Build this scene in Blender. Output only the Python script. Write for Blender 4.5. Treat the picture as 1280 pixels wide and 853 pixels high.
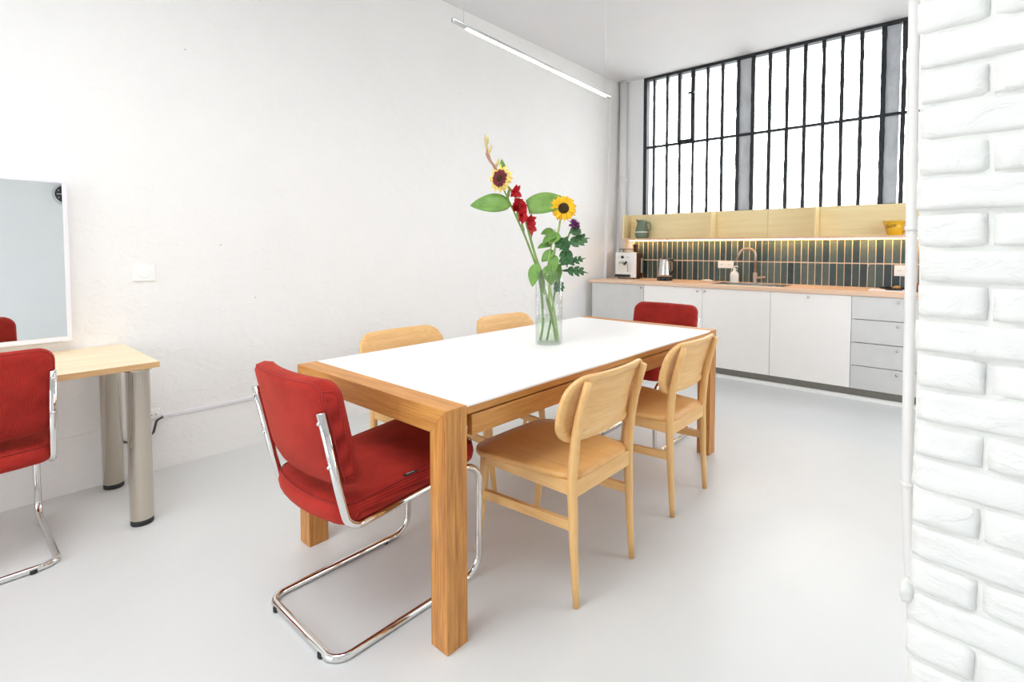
import bpy, bmesh, math, random
from mathutils import Vector, Matrix
random.seed(7)
PI = math.pi
S = bpy.context.scene
C = S.collection
for o in list(bpy.data.objects):
    bpy.data.objects.remove(o)

# ------------------------------------------------------------------ camera
F_PX, CX, CY = 638.917, 700.047, 338.997
YAW, PITCH, ROLL, CAM_H = -0.677154, 0.042693, -0.0029175, 1.22972
fw = Vector((math.sin(YAW) * math.cos(PITCH), math.cos(YAW) * math.cos(PITCH), -math.sin(PITCH)))
rt = Vector((math.cos(YAW), -math.sin(YAW), 0))
dn = fw.cross(rt)
r2 = math.cos(ROLL) * rt + math.sin(ROLL) * dn
d2 = -math.sin(ROLL) * rt + math.cos(ROLL) * dn
cam = bpy.data.cameras.new('camera')
cam_o = bpy.data.objects.new('camera', cam)
C.objects.link(cam_o)
m = Matrix.Identity(4)
for i in range(3):
    m[i][0], m[i][1], m[i][2] = r2[i], -d2[i], -fw[i]
m[2][3] = CAM_H
cam_o.matrix_world = m
cam.sensor_fit = 'HORIZONTAL'
cam.sensor_width = 36.0
cam.lens = F_PX * 36.0 / 1280.0
cam.shift_x = (640.0 - CX) / 1280.0
cam.shift_y = (CY - 426.5) / 1280.0
cam.clip_start = 0.02
S.camera = cam_o

# ------------------------------------------------------------------ world, daylight, exposure
world = bpy.data.worlds.new('overcast_sky')
S.world = world
world.use_nodes = True
bg = world.node_tree.nodes['Background']
bg.inputs[0].default_value = (0.955, 0.975, 1.0, 1)
bg.inputs[1].default_value = 7.0
S.view_settings.view_transform = 'Standard'
S.view_settings.look = 'None'
S.view_settings.gamma = 1.0
S.view_settings.use_curve_mapping = False
S.view_settings.exposure = 0.18
S.cycles.use_denoising = True
S.cycles.max_bounces = 14
S.cycles.diffuse_bounces = 8
S.cycles.transparent_max_bounces = 24
S.cycles.sample_clamp_indirect = 6.0
S.cycles.caustics_refractive = False


def portal(name, loc, rot, sx, sy):
    l = bpy.data.lights.new(name, 'AREA')
    l.shape = 'RECTANGLE'
    l.size, l.size_y = sx, sy
    l.cycles.is_portal = True
    o = bpy.data.objects.new(name, l)
    o.location, o.rotation_euler = loc, rot
    C.objects.link(o)
    return o


ZC = 3.245
# daylight enters through the kitchen window and added unseen openings: skylight, street, yard
portal('added_street_portal', (-2.0, -3.16, 1.35), (PI / 2, 0, 0), 2.4, 1.9)
portal('added_skylight_portal', (-1.25, -0.35, ZC - 0.02), (0, 0, 0), 1.7, 2.0)
portal('added_yard_portal', (1.86, 3.7, 1.65), (0, PI / 2, 0), 1.5, 2.0)
portal('kitchen_window_portal', (-1.55, 5.62, 2.44), (-PI / 2, 0, 0), 3.1, 1.6)


# ------------------------------------------------------------------ materials
def mat(name):
    ma = bpy.data.materials.new(name)
    ma.use_nodes = True
    nt = ma.node_tree
    return ma, nt, nt.nodes['Principled BSDF']


def lin(c):
    return tuple(((v / 255.0) / 12.92 if v / 255.0 <= 0.04045 else ((v / 255.0 + 0.055) / 1.055) ** 2.4) for v in c) + (1,)


def node(nt, kind, **kw):
    n = nt.nodes.new(kind)
    for k, v in kw.items():
        setattr(n, k, v)
    return n


def coords(nt, scale=(1, 1, 1), rot=(0, 0, 0)):
    tc = node(nt, 'ShaderNodeTexCoord')
    mp = node(nt, 'ShaderNodeMapping')
    mp.inputs['Scale'].default_value = scale
    mp.inputs['Rotation'].default_value = rot
    nt.links.new(tc.outputs['Object'], mp.inputs['Vector'])
    return mp.outputs['Vector']


def noise(nt, vec, scale, detail=4, rough=0.5, dist=0.0):
    n = node(nt, 'ShaderNodeTexNoise')
    n.inputs['Scale'].default_value = scale
    n.inputs['Detail'].default_value = detail
    n.inputs['Roughness'].default_value = rough
    n.inputs['Distortion'].default_value = dist
    nt.links.new(vec, n.inputs['Vector'])
    return n.outputs['Fac']


def ramp(nt, fac, stops):
    r = node(nt, 'ShaderNodeValToRGB')
    while len(r.color_ramp.elements) < len(stops):
        r.color_ramp.elements.new(0.5)
    for e, (p, c) in zip(r.color_ramp.elements, stops):
        e.position, e.color = p, c
    nt.links.new(fac, r.inputs['Fac'])
    return r.outputs['Color']


def bump(nt, bs, height, strength=0.2, dist=0.01, prev=None):
    b = node(nt, 'ShaderNodeBump')
    b.inputs['Strength'].default_value = strength
    b.inputs['Distance'].default_value = dist
    nt.links.new(height, b.inputs['Height'])
    if prev is not None:
        nt.links.new(prev, b.inputs['Normal'])
    nt.links.new(b.outputs['Normal'], bs.inputs['Normal'])
    return b.outputs['Normal']


def plain(name, rgb, rough=0.5, metal=0.0, coat=0.0, spec=None):
    ma, nt, bs = mat(name)
    bs.inputs['Base Color'].default_value = lin(rgb)
    bs.inputs['Roughness'].default_value = rough
    bs.inputs['Metallic'].default_value = metal
    bs.inputs['Coat Weight'].default_value = coat
    if spec is not None:
        bs.inputs['Specular IOR Level'].default_value = spec
    return ma


def soft(name, rgb, var=0.06, scale=12, rough=0.5, bstr=0.1, bscale=60, bdist=0.004, metal=0.0, coat=0.0):
    """a plain colour with slight mottling and fine relief"""
    ma, nt, bs = mat(name)
    v = coords(nt)
    a = lin(rgb)
    d = tuple(x * (1 - var) for x in a[:3]) + (1,)
    nt.links.new(ramp(nt, noise(nt, v, scale, 5), [(0.35, d), (0.65, a)]), bs.inputs['Base Color'])
    bs.inputs['Roughness'].default_value = rough
    bs.inputs['Metallic'].default_value = metal
    bs.inputs['Coat Weight'].default_value = coat
    if bstr:
        bump(nt, bs, noise(nt, v, bscale, 3), bstr, bdist)
    return ma


def wood(name, dark, light, axis, rough=0.45, grain=1.0, coat=0.0, streak=0.5):
    ma, nt, bs = mat(name)
    lo, hi = 1.2 * grain, 16.0 * grain
    sc = [hi, hi, hi]
    sc[axis] = lo
    v = coords(nt, sc)
    n1 = noise(nt, v, 1.6, 6, 0.55, 0.6)
    sc2 = [160.0 * grain] * 3
    sc2[axis] = 5.0 * grain
    v2 = coords(nt, sc2)
    n2 = noise(nt, v2, 1.0, 3, 0.6)
    mx = node(nt, 'ShaderNodeMix', data_type='FLOAT')
    mx.inputs[0].default_value = streak
    nt.links.new(n1, mx.inputs[2])
    nt.links.new(n2, mx.inputs[3])
    nt.links.new(ramp(nt, mx.outputs[0], [(0.32, lin(dark)), (0.66, lin(light))]), bs.inputs['Base Color'])
    bs.inputs['Roughness'].default_value = rough
    bs.inputs['Coat Weight'].default_value = coat
    bump(nt, bs, n2, 0.08, 0.002)
    return ma


def emit(name, rgb, strength):
    ma, nt, bs = mat(name)
    bs.inputs['Base Color'].default_value = lin(rgb)
    bs.inputs['Emission Color'].default_value = lin(rgb)
    bs.inputs['Emission Strength'].default_value = strength
    return ma


def clear_glass(name, tint=(1, 1, 1), gloss=1.0):
    ma = bpy.data.materials.new(name)
    ma.use_nodes = True
    nt = ma.node_tree
    nt.nodes.clear()
    out = node(nt, 'ShaderNodeOutputMaterial')
    t = node(nt, 'ShaderNodeBsdfTransparent')
    t.inputs[0].default_value = tint + (1,)
    g = node(nt, 'ShaderNodeBsdfGlossy')
    g.inputs['Roughness'].default_value = 0.02
    lw = node(nt, 'ShaderNodeLayerWeight')
    lw.inputs['Blend'].default_value = 0.5
    f = node(nt, 'ShaderNodeMath', operation='POWER')
    f.inputs[1].default_value = 3.5
    nt.links.new(lw.outputs['Facing'], f.inputs[0])
    ml = node(nt, 'ShaderNodeMath', operation='MULTIPLY_ADD')
    ml.inputs[1].default_value = 0.6 * gloss
    ml.inputs[2].default_value = 0.03 * gloss
    mx = node(nt, 'ShaderNodeMixShader')
    nt.links.new(f.outputs[0], ml.inputs[0])
    nt.links.new(ml.outputs[0], mx.inputs[0])
    nt.links.new(t.outputs[0], mx.inputs[1])
    nt.links.new(g.outputs[0], mx.inputs[2])
    nt.links.new(mx.outputs[0], out.inputs['Surface'])
    return ma


def plaster_mat(name, rgb, rough=0.75, s=1.0):
    ma, nt, bs = mat(name)
    v = coords(nt)
    a = lin(rgb)
    d = tuple(x * 0.97 for x in a[:3]) + (1,)
    col = ramp(nt, noise(nt, v, 1.3, 6, 0.6), [(0.3, d), (0.7, a)])
    # a few dark pin holes
    pin = node(nt, 'ShaderNodeTexVoronoi')
    pin.inputs['Scale'].default_value = 3.4
    nt.links.new(v, pin.inputs['Vector'])
    dots = ramp(nt, pin.outputs['Distance'], [(0.0, (0.45, 0.44, 0.43, 1)), (0.014, (0.45, 0.44, 0.43, 1)), (0.02, (1, 1, 1, 1))])
    mm = node(nt, 'ShaderNodeMix', data_type='RGBA', blend_type='MULTIPLY')
    mm.inputs[0].default_value = 0.55
    nt.links.new(col, mm.inputs[6])
    nt.links.new(dots, mm.inputs[7])
    nt.links.new(mm.outputs[2], bs.inputs['Base Color'])
    bs.inputs['Roughness'].default_value = rough
    # trowelled relief: broad waves, ridges, fine grain
    v2 = coords(nt, (1, 1, 1.6), (0.5, 0.3, 0.2))
    n_b = noise(nt, v2, 2.6, 4, 0.55, 0.8)
    n_m = noise(nt, v2, 11, 6, 0.62, 1.3)
    p = bump(nt, bs, n_b, 0.22 * s, 0.05)
    p = bump(nt, bs, ramp(nt, n_m, [(0.5, (0, 0, 0, 1)), (0.74, (1, 1, 1, 1))]), 0.30 * s, 0.008, p)
    bump(nt, bs, noise(nt, v, 90, 3), 0.10 * s, 0.003, p)
    return ma


def floor_mat():
    ma, nt, bs = mat('grey_resin_floor')
    v = coords(nt)
    nt.links.new(ramp(nt, noise(nt, v, 0.9, 6, 0.6, 0.5), [(0.3, lin((206, 208, 208))), (0.7, lin((215, 217, 217)))]), bs.inputs['Base Color'])
    nt.links.new(ramp(nt, noise(nt, v, 3.0, 5), [(0.3, (0.30, 0.30, 0.30, 1)), (0.7, (0.42, 0.42, 0.42, 1))]), bs.inputs['Roughness'])
    bump(nt, bs, noise(nt, v, 5, 4), 0.03, 0.01)
    return ma


def corduroy_mat(name, rot):
    ma, nt, bs = mat(name)
    v = coords(nt, (1, 1, 1), rot)
    w = node(nt, 'ShaderNodeTexWave', wave_type='BANDS', bands_direction='X')
    w.inputs['Scale'].default_value = 75.0
    w.inputs['Distortion'].default_value = 0.3
    nt.links.new(v, w.inputs['Vector'])
    patch = noise(nt, v, 9, 4, 0.6)
    mx = node(nt, 'ShaderNodeMix', data_type='FLOAT')
    mx.inputs[0].default_value = 0.72
    nt.links.new(w.outputs['Fac'], mx.inputs[2])
    nt.links.new(patch, mx.inputs[3])
    nt.links.new(ramp(nt, mx.outputs[0], [(0.25, lin((120, 21, 18))), (0.75, lin((182, 50, 41)))]), bs.inputs['Base Color'])
    bs.inputs['Roughness'].default_value = 0.85
    bs.inputs['Sheen Weight'].default_value = 0.35
    bs.inputs['Sheen Roughness'].default_value = 0.45
    bs.inputs['Sheen Tint'].default_value = lin((255, 130, 105))
    bs.inputs['Specular IOR Level'].default_value = 0.2
    bump(nt, bs, w.outputs['Fac'], 0.35, 0.0015)
    return ma


def tile_mat():
    ma, nt, bs = mat('petrol_glazed_tile')
    v = coords(nt)
    oi = node(nt, 'ShaderNodeObjectInfo')
    ad = node(nt, 'ShaderNodeVectorMath', operation='ADD')
    cb = node(nt, 'ShaderNodeCombineXYZ')
    ml = node(nt, 'ShaderNodeMath', operation='MULTIPLY')
    ml.inputs[1].default_value = 40.0
    nt.links.new(oi.outputs['Random'], ml.inputs[0])
    nt.links.new(ml.outputs[0], cb.inputs[0])
    nt.links.new(v, ad.inputs[0])
    nt.links.new(cb.outputs[0], ad.inputs[1])
    n = noise(nt, ad.outputs[0], 26, 5, 0.65, 0.8)
    mx = node(nt, 'ShaderNodeMix', data_type='FLOAT')
    mx.inputs[0].default_value = 0.5
    nt.links.new(n, mx.inputs[2])
    nt.links.new(oi.outputs['Random'], mx.inputs[3])
    nt.links.new(ramp(nt, mx.outputs[0], [(0.2, lin((34, 52, 58))), (0.5, lin((56, 78, 80))), (0.85, lin((92, 106, 100)))]), bs.inputs['Base Color'])
    bs.inputs['Roughness'].default_value = 0.38
    bs.inputs['Specular IOR Level'].default_value = 0.35
    bump(nt, bs, noise(nt, ad.outputs[0], 30, 2), 0.25, 0.004)
    return ma


def bark_glass_mat():
    ma, nt, bs = mat('dirty_grey_steel')
    v = coords(nt, (1, 1, 0.5))
    nt.links.new(ramp(nt, noise(nt, v, 7, 6, 0.65), [(0.3, lin((176, 180, 186))), (0.7, lin((212, 216, 220)))]), bs.inputs['Base Color'])
    bs.inputs['Roughness'].default_value = 0.6
    return ma


M = dict(
    wall=plaster_mat('white_plaster', (240, 239, 238)),
    wall2=plaster_mat('smooth_white_paint', (236, 237, 238), s=0.4),
    ceil=plaster_mat('white_ceiling_paint', (224, 224, 226), s=0.15),
    brick=plaster_mat('painted_brick', (234, 234, 231), 0.6, 1.2),
    mortar=plaster_mat('painted_mortar', (230, 230, 226), 0.7, 1.2),
    floor=floor_mat(),
    oak_x=wood('oak_across', (168, 106, 44), (214, 154, 82), 0, grain=1.6),
    oak_y=wood('oak_along', (168, 106, 44), (214, 154, 82), 1, grain=1.6),
    oak_z=wood('oak_upright', (142, 84, 32), (218, 154, 80), 2, grain=1.6),
    beech_x=wood('chair_oak_across', (216, 166, 100), (236, 194, 134), 0, 0.4, 1.2),
    beech_y=wood('chair_oak_lengthwise', (216, 166, 100), (236, 194, 134), 1, 0.4, 1.2),
    beech_z=wood('chair_oak_upright', (216, 166, 100), (236, 194, 134), 2, 0.4, 1.2),
    seatwood=wood('chair_seat_veneer', (212, 156, 90), (228, 178, 112), 1, 0.38, 0.9),
    birch_x=wood('birch_ply', (234, 210, 154), (246, 228, 180), 0, 0.5, 0.8, streak=0.25),
    birch_z=wood('birch_ply_upright', (234, 210, 154), (246, 228, 180), 2, 0.5, 0.8, streak=0.25),
    pine_y=wood('pale_ply_desk', (232, 208, 170), (246, 230, 200), 1, 0.5, 0.8, streak=0.3),
    ply_edge=wood('ply_edge', (188, 146, 98), (212, 174, 126), 1, 0.6, 2.0),
    counter=wood('beech_worktop', (220, 184, 154), (238, 208, 182), 0, 0.42, 1.0),
    laminate=soft('white_laminate', (246, 246, 246), 0.01, 8, 0.38, 0.03, 200, 0.001),
    door_white=soft('white_lacquer_front', (246, 243, 240), 0.015, 8, 0.5, 0.04, 60, 0.002),
    door_grey=soft('brushed_alu_front', (212, 212, 211), 0.06, 6, 0.4, 0.06, 90, 0.001, 0.25),
    plinth=soft('grey_plinth', (140, 138, 130), 0.08, 10, 0.5, 0.05),
    alu=plain('aluminium', (205, 205, 205), 0.32, 1.0),
    chrome=plain('chrome', (225, 224, 222), 0.07, 1.0),
    legchrome=plain('nickel_plated_steel', (202, 193, 180), 0.07, 1.0),
    steel=plain('stainless_steel', (200, 198, 194), 0.25, 1.0),
    nickel=plain('brushed_nickel', (190, 178, 166), 0.28, 1.0),
    rubber=plain('black_rubber', (24, 24, 25), 0.6),
    black=plain('black_plastic', (22, 22, 24), 0.35),
    iron=soft('black_painted_iron', (38, 42, 48), 0.35, 30, 0.5, 0.4, 70, 0.004),
    stanchion=bark_glass_mat(),
    red=corduroy_mat('red_corduroy_back', (0, 0, 0.28)),
    red_seat=corduroy_mat('red_corduroy_seat', (0, -0.3, 0)),
    seam=plain('dark_red_piping', (150, 38, 32), 0.8),
    tile=tile_mat(),
    grout=soft('beige_grout', (214, 194, 172), 0.06, 60, 0.8, 0.2),
    whiteplastic=plain('white_plastic', (242, 242, 240), 0.35),
    pipe=soft('white_painted_pipe', (228, 227, 227), 0.03, 6, 0.5, 0.1, 20),
    ceramic=plain('white_ceramic', (238, 236, 230), 0.3),
    sage=soft('sage_glaze', (112, 128, 108), 0.12, 14, 0.25, 0.05, 40),
    yellow=soft('yellow_enamel', (232, 176, 24), 0.05, 12, 0.3, 0.0),
    brownprint=plain('dark_print', (60, 42, 20), 0.6),
    mirror=plain('mirror_silver', (236, 240, 240), 0.0, 1.0),
    whiteframe=plain('white_frame', (228, 227, 232), 0.4),
    glass=clear_glass('window_glass', (0.97, 0.98, 0.98), 0.6),
    vase=clear_glass('vase_glass', (0.965, 0.98, 0.975), 1.3),
    led=emit('warm_led', (255, 200, 130), 45.0),
    lamp=emit('warm_tube_light', (255, 222, 194), 48.0),
    brown=soft('dark_brown_side', (58, 40, 30), 0.2, 20, 0.4, 0.0),
    copper=plain('copper', (176, 96, 62), 0.3, 0.7),
    biscuit=soft('baked_crust', (222, 176, 104), 0.25, 50, 0.7, 0.3),
    paper=plain('white_paper', (240, 238, 240), 0.7),
    stem=soft('flower_stem', (128, 160, 84), 0.2, 30, 0.55, 0.1),
    stem_pale=soft('pale_stem', (176, 196, 120), 0.2, 30, 0.55, 0.1),
    leaf=soft('leaf_green', (112, 158, 70), 0.25, 24, 0.5, 0.3, 50, 0.004),
    leaf_dark=soft('dark_leaf', (56, 104, 54), 0.3, 24, 0.5, 0.3, 50, 0.004),
    petal=soft('yellow_petal', (250, 196, 14), 0.15, 40, 0.6, 0.1),
    petal_cream=soft('cream_petal', (246, 216, 120), 0.15, 40, 0.6, 0.1),
    petal_wine=soft('wine_petal', (112, 22, 36), 0.2, 40, 0.6, 0.1),
    petal_red=soft('scarlet_petal', (206, 22, 34), 0.25, 40, 0.55, 0.1),
    petal_purple=soft('purple_petal', (128, 56, 120), 0.25, 60, 0.6, 0.1),
    disc=soft('sunflower_disc', (66, 46, 18), 0.6, 160, 0.9, 0.8, 260, 0.004),
    bud=soft('gladiolus_bud', (206, 190, 130), 0.25, 30, 0.6, 0.1),
    bud_pink=soft('pink_bud', (176, 130, 112), 0.25, 30, 0.6, 0.1),
    silver=plain('satin_silver', (210, 212, 214), 0.3, 1.0),
    clockface=plain('dark_clock_face', (40, 46, 50), 0.5),
    asphalt=soft('grey_paving', (178, 178, 174), 0.15, 3, 0.9, 0.2),
    cable=plain('grey_cable', (70, 66, 68), 0.6),
)
wm = bpy.data.materials.new('water')
wm.use_nodes = True
_b = wm.node_tree.nodes['Principled BSDF']
_b.inputs['Base Color'].default_value = (0.95, 1.0, 0.93, 1)
_b.inputs['Transmission Weight'].default_value = 1.0
_b.inputs['IOR'].default_value = 1.33
_b.inputs['Roughness'].default_value = 0.0
M['water'] = clear_glass('water_clear', (0.94, 0.985, 0.91), 1.4)
bpy.data.materials.remove(wm)


# ------------------------------------------------------------------ object helpers
def link(name, mesh, ma=None, parent=None, smooth=False):
    o = bpy.data.objects.new(name, mesh)
    if ma is not None:
        mesh.materials.append(ma)
    if smooth:
        for p in mesh.polygons:
            p.use_smooth = True
    if parent is not None:
        o.parent = parent
    C.objects.link(o)
    return o


def obj(name, bm, ma=None, parent=None, smooth=False, loc=None):
    me = bpy.data.meshes.new(name)
    bmesh.ops.recalc_face_normals(bm, faces=bm.faces)
    bm.to_mesh(me)
    bm.free()
    o = link(name, me, ma, parent, smooth)
    if loc is not None:
        o.location = loc
    return o


def tag(o, label, cat=None, group=None, kind=None):
    o['label'] = label
    if cat:
        o['category'] = cat
    if group:
        o['group'] = group
    if kind:
        o['kind'] = kind
    return o


def thing(name, label, cat, loc=(0, 0, 0), rz=0.0, group=None):
    o = bpy.data.objects.new(name, None)
    o.empty_display_size = 0.05
    o.location = loc
    o.rotation_euler = (0, 0, rz)
    C.objects.link(o)
    return tag(o, label, cat, group)


def structure(o, label):
    return tag(o, label, kind='structure')


def B():
    return bmesh.new()


def box(bm, lo, hi, bev=0.0, seg=2):
    vs = [bm.verts.new((x, y, z)) for z in (lo[2], hi[2]) for y in (lo[1], hi[1]) for x in (lo[0], hi[0])]
    fs = [(0, 2, 3, 1), (4, 5, 7, 6), (0, 1, 5, 4), (2, 6, 7, 3), (0, 4, 6, 2), (1, 3, 7, 5)]
    faces = [bm.faces.new([vs[i] for i in f]) for f in fs]
    if bev > 0:
        es = list({e for f in faces for e in f.edges})
        bmesh.ops.bevel(bm, geom=es, offset=bev, segments=seg, profile=0.5, affect='EDGES')
    return bm


def bx(name, lo, hi, ma, parent=None, bev=0.0, seg=2):
    return obj(name, box(B(), lo, hi, bev, seg), ma, parent)


def poly_prism(bm, pts, d):
    """extrude a closed 3D polygon along d"""
    d = Vector(d)
    a = [bm.verts.new(Vector(p)) for p in pts]
    b = [bm.verts.new(Vector(p) + d) for p in pts]
    bm.faces.new(a)
    bm.faces.new(b[::-1])
    n = len(pts)
    for i in range(n):
        bm.faces.new((a[i], a[(i + 1) % n], b[(i + 1) % n], b[i]))
    return bm


def fillet(pts, r, n=7, closed=False):
    pts = [Vector(p) for p in pts]
    rs = r if isinstance(r, (list, tuple)) else [r] * len(pts)
    out = []
    for i, p in enumerate(pts):
        if not closed and i in (0, len(pts) - 1):
            out.append(p)
            continue
        a, b = pts[i - 1], pts[(i + 1) % len(pts)]
        da, db = (a - p), (b - p)
        la, lb = da.length, db.length
        da.normalize()
        db.normalize()
        ang = da.angle(db)
        if ang > PI - 0.02 or rs[i] <= 0:
            out.append(p)
            continue
        t = min(rs[i] / math.tan(ang / 2), la * 0.49, lb * 0.49)
        rad = t * math.tan(ang / 2)
        cen = p + (da + db).normalized() * (rad / math.sin(ang / 2))
        s, e = p + da * t - cen, p + db * t - cen
        tot = s.angle(e)
        ax = s.cross(e).normalized()
        for k in range(n + 1):
            out.append(cen + Matrix.Rotation(tot * k / n, 3, ax) @ s)
    return out


def tube(bm, pts, rad, seg=10, closed=False, cap=True, flat=None):
    pts = [Vector(p) for p in pts]
    n = len(pts)
    rads = rad if isinstance(rad, (list, tuple)) else [rad] * n
    tans = []
    for i in range(n):
        a = pts[i - 1] if (i or closed) else pts[i]
        b = pts[(i + 1) % n] if (i < n - 1 or closed) else pts[i]
        t = b - a
        tans.append(t.normalized() if t.length > 1e-9 else Vector((0, 0, 1)))
    up = Vector((0, 0, 1)) if abs(tans[0].z) < 0.9 else Vector((1, 0, 0))
    nrm = (up - tans[0] * up.dot(tans[0])).normalized()
    rings = []
    for i in range(n):
        nrm = (nrm - tans[i] * nrm.dot(tans[i])).normalized()
        bn = tans[i].cross(nrm)
        rr = rads[i]
        ring = []
        for k in range(seg):
            a = 2 * PI * k / seg
            ring.append(bm.verts.new(pts[i] + nrm * (math.cos(a) * rr) + bn * (math.sin(a) * rr * (flat or 1.0))))
        rings.append(ring)
    for i in range(n if closed else n - 1):
        r0, r1 = rings[i], rings[(i + 1) % n]
        for k in range(seg):
            bm.faces.new((r0[k], r0[(k + 1) % seg], r1[(k + 1) % seg], r1[k]))
    if cap and not closed:
        bm.faces.new(rings[0][::-1])
        bm.faces.new(rings[-1])
    return bm


def tb(name, pts, rad, ma, parent=None, seg=10, closed=False, flat=None):
    return obj(name, tube(B(), pts, rad, seg, closed, flat=flat), ma, parent, True)


def lathe(bm, prof, seg=24, cen=(0, 0, 0), a0=0.0, a1=2 * PI):
    cen = Vector(cen)
    full = abs(a1 - a0 - 2 * PI) < 1e-6
    cols = []
    ns = seg if full else seg + 1
    for k in range(ns):
        a = a0 + (a1 - a0) * k / seg
        cols.append([bm.verts.new(cen + Vector((r * math.cos(a), r * math.sin(a), z))) for r, z in prof])
    for k in range(seg):
        c0, c1 = cols[k], cols[(k + 1) % ns]
        for j in range(len(prof) - 1):
            bm.faces.new((c0[j], c1[j], c1[j + 1], c0[j + 1]))
    bmesh.ops.remove_doubles(bm, verts=bm.verts, dist=1e-6)
    return bm


def lt(name, prof, ma, parent=None, seg=24, cen=(0, 0, 0)):
    return obj(name, lathe(B(), prof, seg, cen), ma, parent, True)


def rrect(a, b, r, n=6, ns=5):
    """points round a rounded rectangle with extra points on the straight runs"""
    r = max(min(r, a - 1e-4, b - 1e-4), 1e-4)
    pts = []
    cs = [(a - r, b - r, 0), (-(a - r), b - r, 1), (-(a - r), -(b - r), 2), (a - r, -(b - r), 3)]
    for i, (cx, cy, q) in enumerate(cs):
        for k in range(n + 1):
            an = (q + k / n) * PI / 2
            pts.append((cx + r * math.cos(an), cy + r * math.sin(an)))
        nx, ny, nq = cs[(i + 1) % 4]
        e = (nx + r * math.cos(nq * PI / 2), ny + r * math.sin(nq * PI / 2))
        s = pts[-1]
        for k in range(1, ns + 1):
            t = k / (ns + 1)
            pts.append((s[0] + (e[0] - s[0]) * t, s[1] + (e[1] - s[1]) * t))
    return pts


def slab(a, b, r, t, e, deform, crown=0.0, crown_b=0.0, rings=5, n=6, ns=5, eseg=4, recess=None):
    """a rounded slab (half sizes a x b, thickness t, edge rounding e), bent by deform(u, v, w)"""
    bm = B()
    prof = []
    for k in range(1, rings + 1):
        f = k / rings
        if recess and k == rings:
            bw, dp = recess
            prof.append((bw + 0.004, dp, 1.0))
            prof.append((bw, 0.0, 1.0))
            prof.append((e, 0.0, 1.0))
        else:
            base = recess[0] + 0.004 if recess else e
            prof.append((base, (recess[1] if recess else 0.0) - crown_b * (1 - f * f), f))
    for k in range(1, eseg):
        an = PI * k / eseg
        prof.append((e * (1 - math.sin(an)), t / 2 - (t / 2) * math.cos(an), 1.0))
    for k in range(rings, 0, -1):
        f = k / rings
        prof.append((e, t + crown * (1 - f * f), f))
    loops = []
    for ins, w, f in prof:
        aa, bb = (a - ins) * f, (b - ins) * f
        rr_ = max(r - ins, 0.002) * f
        loops.append([bm.verts.new(deform(u, v, w)) for u, v in rrect(aa, bb, rr_, n, ns)])
    N = len(loops[0])
    for i in range(len(loops) - 1):
        for k in range(N):
            bm.faces.new((loops[i][k], loops[i][(k + 1) % N], loops[i + 1][(k + 1) % N], loops[i + 1][k]))
    for lp, w in ((loops[0], (recess[1] if recess else 0) - crown_b), (loops[-1], t + crown)):
        c = bm.verts.new(deform(0, 0, w))
        for k in range(N):
            bm.faces.new((c, lp[k], lp[(k + 1) % N]))
    return bm


def copy_tree(o, parent=None):
    c = o.copy()
    C.objects.link(c)
    c.parent = parent
    for ch in list(o.children):
        copy_tree(ch, c)
    return c


# ------------------------------------------------------------------ the room
XR, YF, YB, ZC = 1.9, -3.2, 5.386, 3.245


def wall_x(z):
    return -3.495 + 0.0275 * z


structure(bx('ground', (-40, -40, -0.4), (40, 40, -0.3), M['asphalt']), 'grey paved ground outside the building')
structure(bx('floor', (-3.75, YF - 0.3, -0.12), (XR + 0.2, YB + 0.3, 0.0), M['floor']), 'pale grey seamless resin floor')
KX0, KX1, KY0, KY1 = -2.1, -0.4, -1.35, 0.65      # opening for an added skylight, out of view, brings light from above
bm = B()
box(bm, (-3.75, KY1, ZC), (XR + 0.2, YB + 0.3, ZC + 0.15))
box(bm, (-3.75, YF - 0.3, ZC), (XR + 0.2, KY0, ZC + 0.15))
box(bm, (-3.75, KY0, ZC), (KX0, KY1, ZC + 0.15))
box(bm, (KX1, KY0, ZC), (XR + 0.2, KY1, ZC + 0.15))
structure(obj('ceiling', bm, M['ceil']), 'flat white painted ceiling')
w3 = structure(thing('added_window_3', '', None, (KX0, KY0, ZC + 0.1)), 'added flat roof skylight with slim dark bars, out of view')
for k in range(5):
    xx = k * (KX1 - KX0) / 4
    bx('glazing_bar', (max(xx - 0.02, 0), 0, -0.02), (min(xx + 0.02, KX1 - KX0), KY1 - KY0, 0.02), M['iron'], w3)
for k in range(4):
    x0 = k * (KX1 - KX0) / 4 + 0.02
    bx('pane', (x0, 0, -0.004), (x0 + (KX1 - KX0) / 4 - 0.04, KY1 - KY0, 0.004), M['glass'], w3)
bm = B()
poly_prism(bm, [(wall_x(0), YF - 0.25, 0), (wall_x(ZC), YF - 0.25, ZC), (-3.75, YF - 0.25, ZC), (-3.75, YF - 0.25, 0)], (0, YB + 0.5 - YF, 0))
structure(obj('wall_left', bm, M['wall']), 'long rough plastered white wall beside the table')
GY0, GY1, GZ0, GZ1 = 2.7, 4.7, 0.9, 2.4            # opening for an added yard window, unseen behind the pier, brightens the kitchen
bm = B()
box(bm, (XR, YF - 0.25, 0), (XR + 0.2, GY0, ZC))
box(bm, (XR, GY1, 0), (XR + 0.2, YB + 0.25, ZC))
box(bm, (XR, GY0, 0), (XR + 0.2, GY1, GZ0))
box(bm, (XR, GY0, GZ1), (XR + 0.2, GY1, ZC))
w4 = structure(thing('added_window_4', '', None, (XR + 0.1, GY0, GZ0)), 'added yard window with slim dark mullions, unseen behind the brick pier')
for k in range(4):
    yy = k * (GY1 - GY0) / 3
    bx('mullion', (-0.03, max(yy - 0.02, 0), 0), (0.03, min(yy + 0.02, GY1 - GY0), GZ1 - GZ0), M['iron'], w4)
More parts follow.
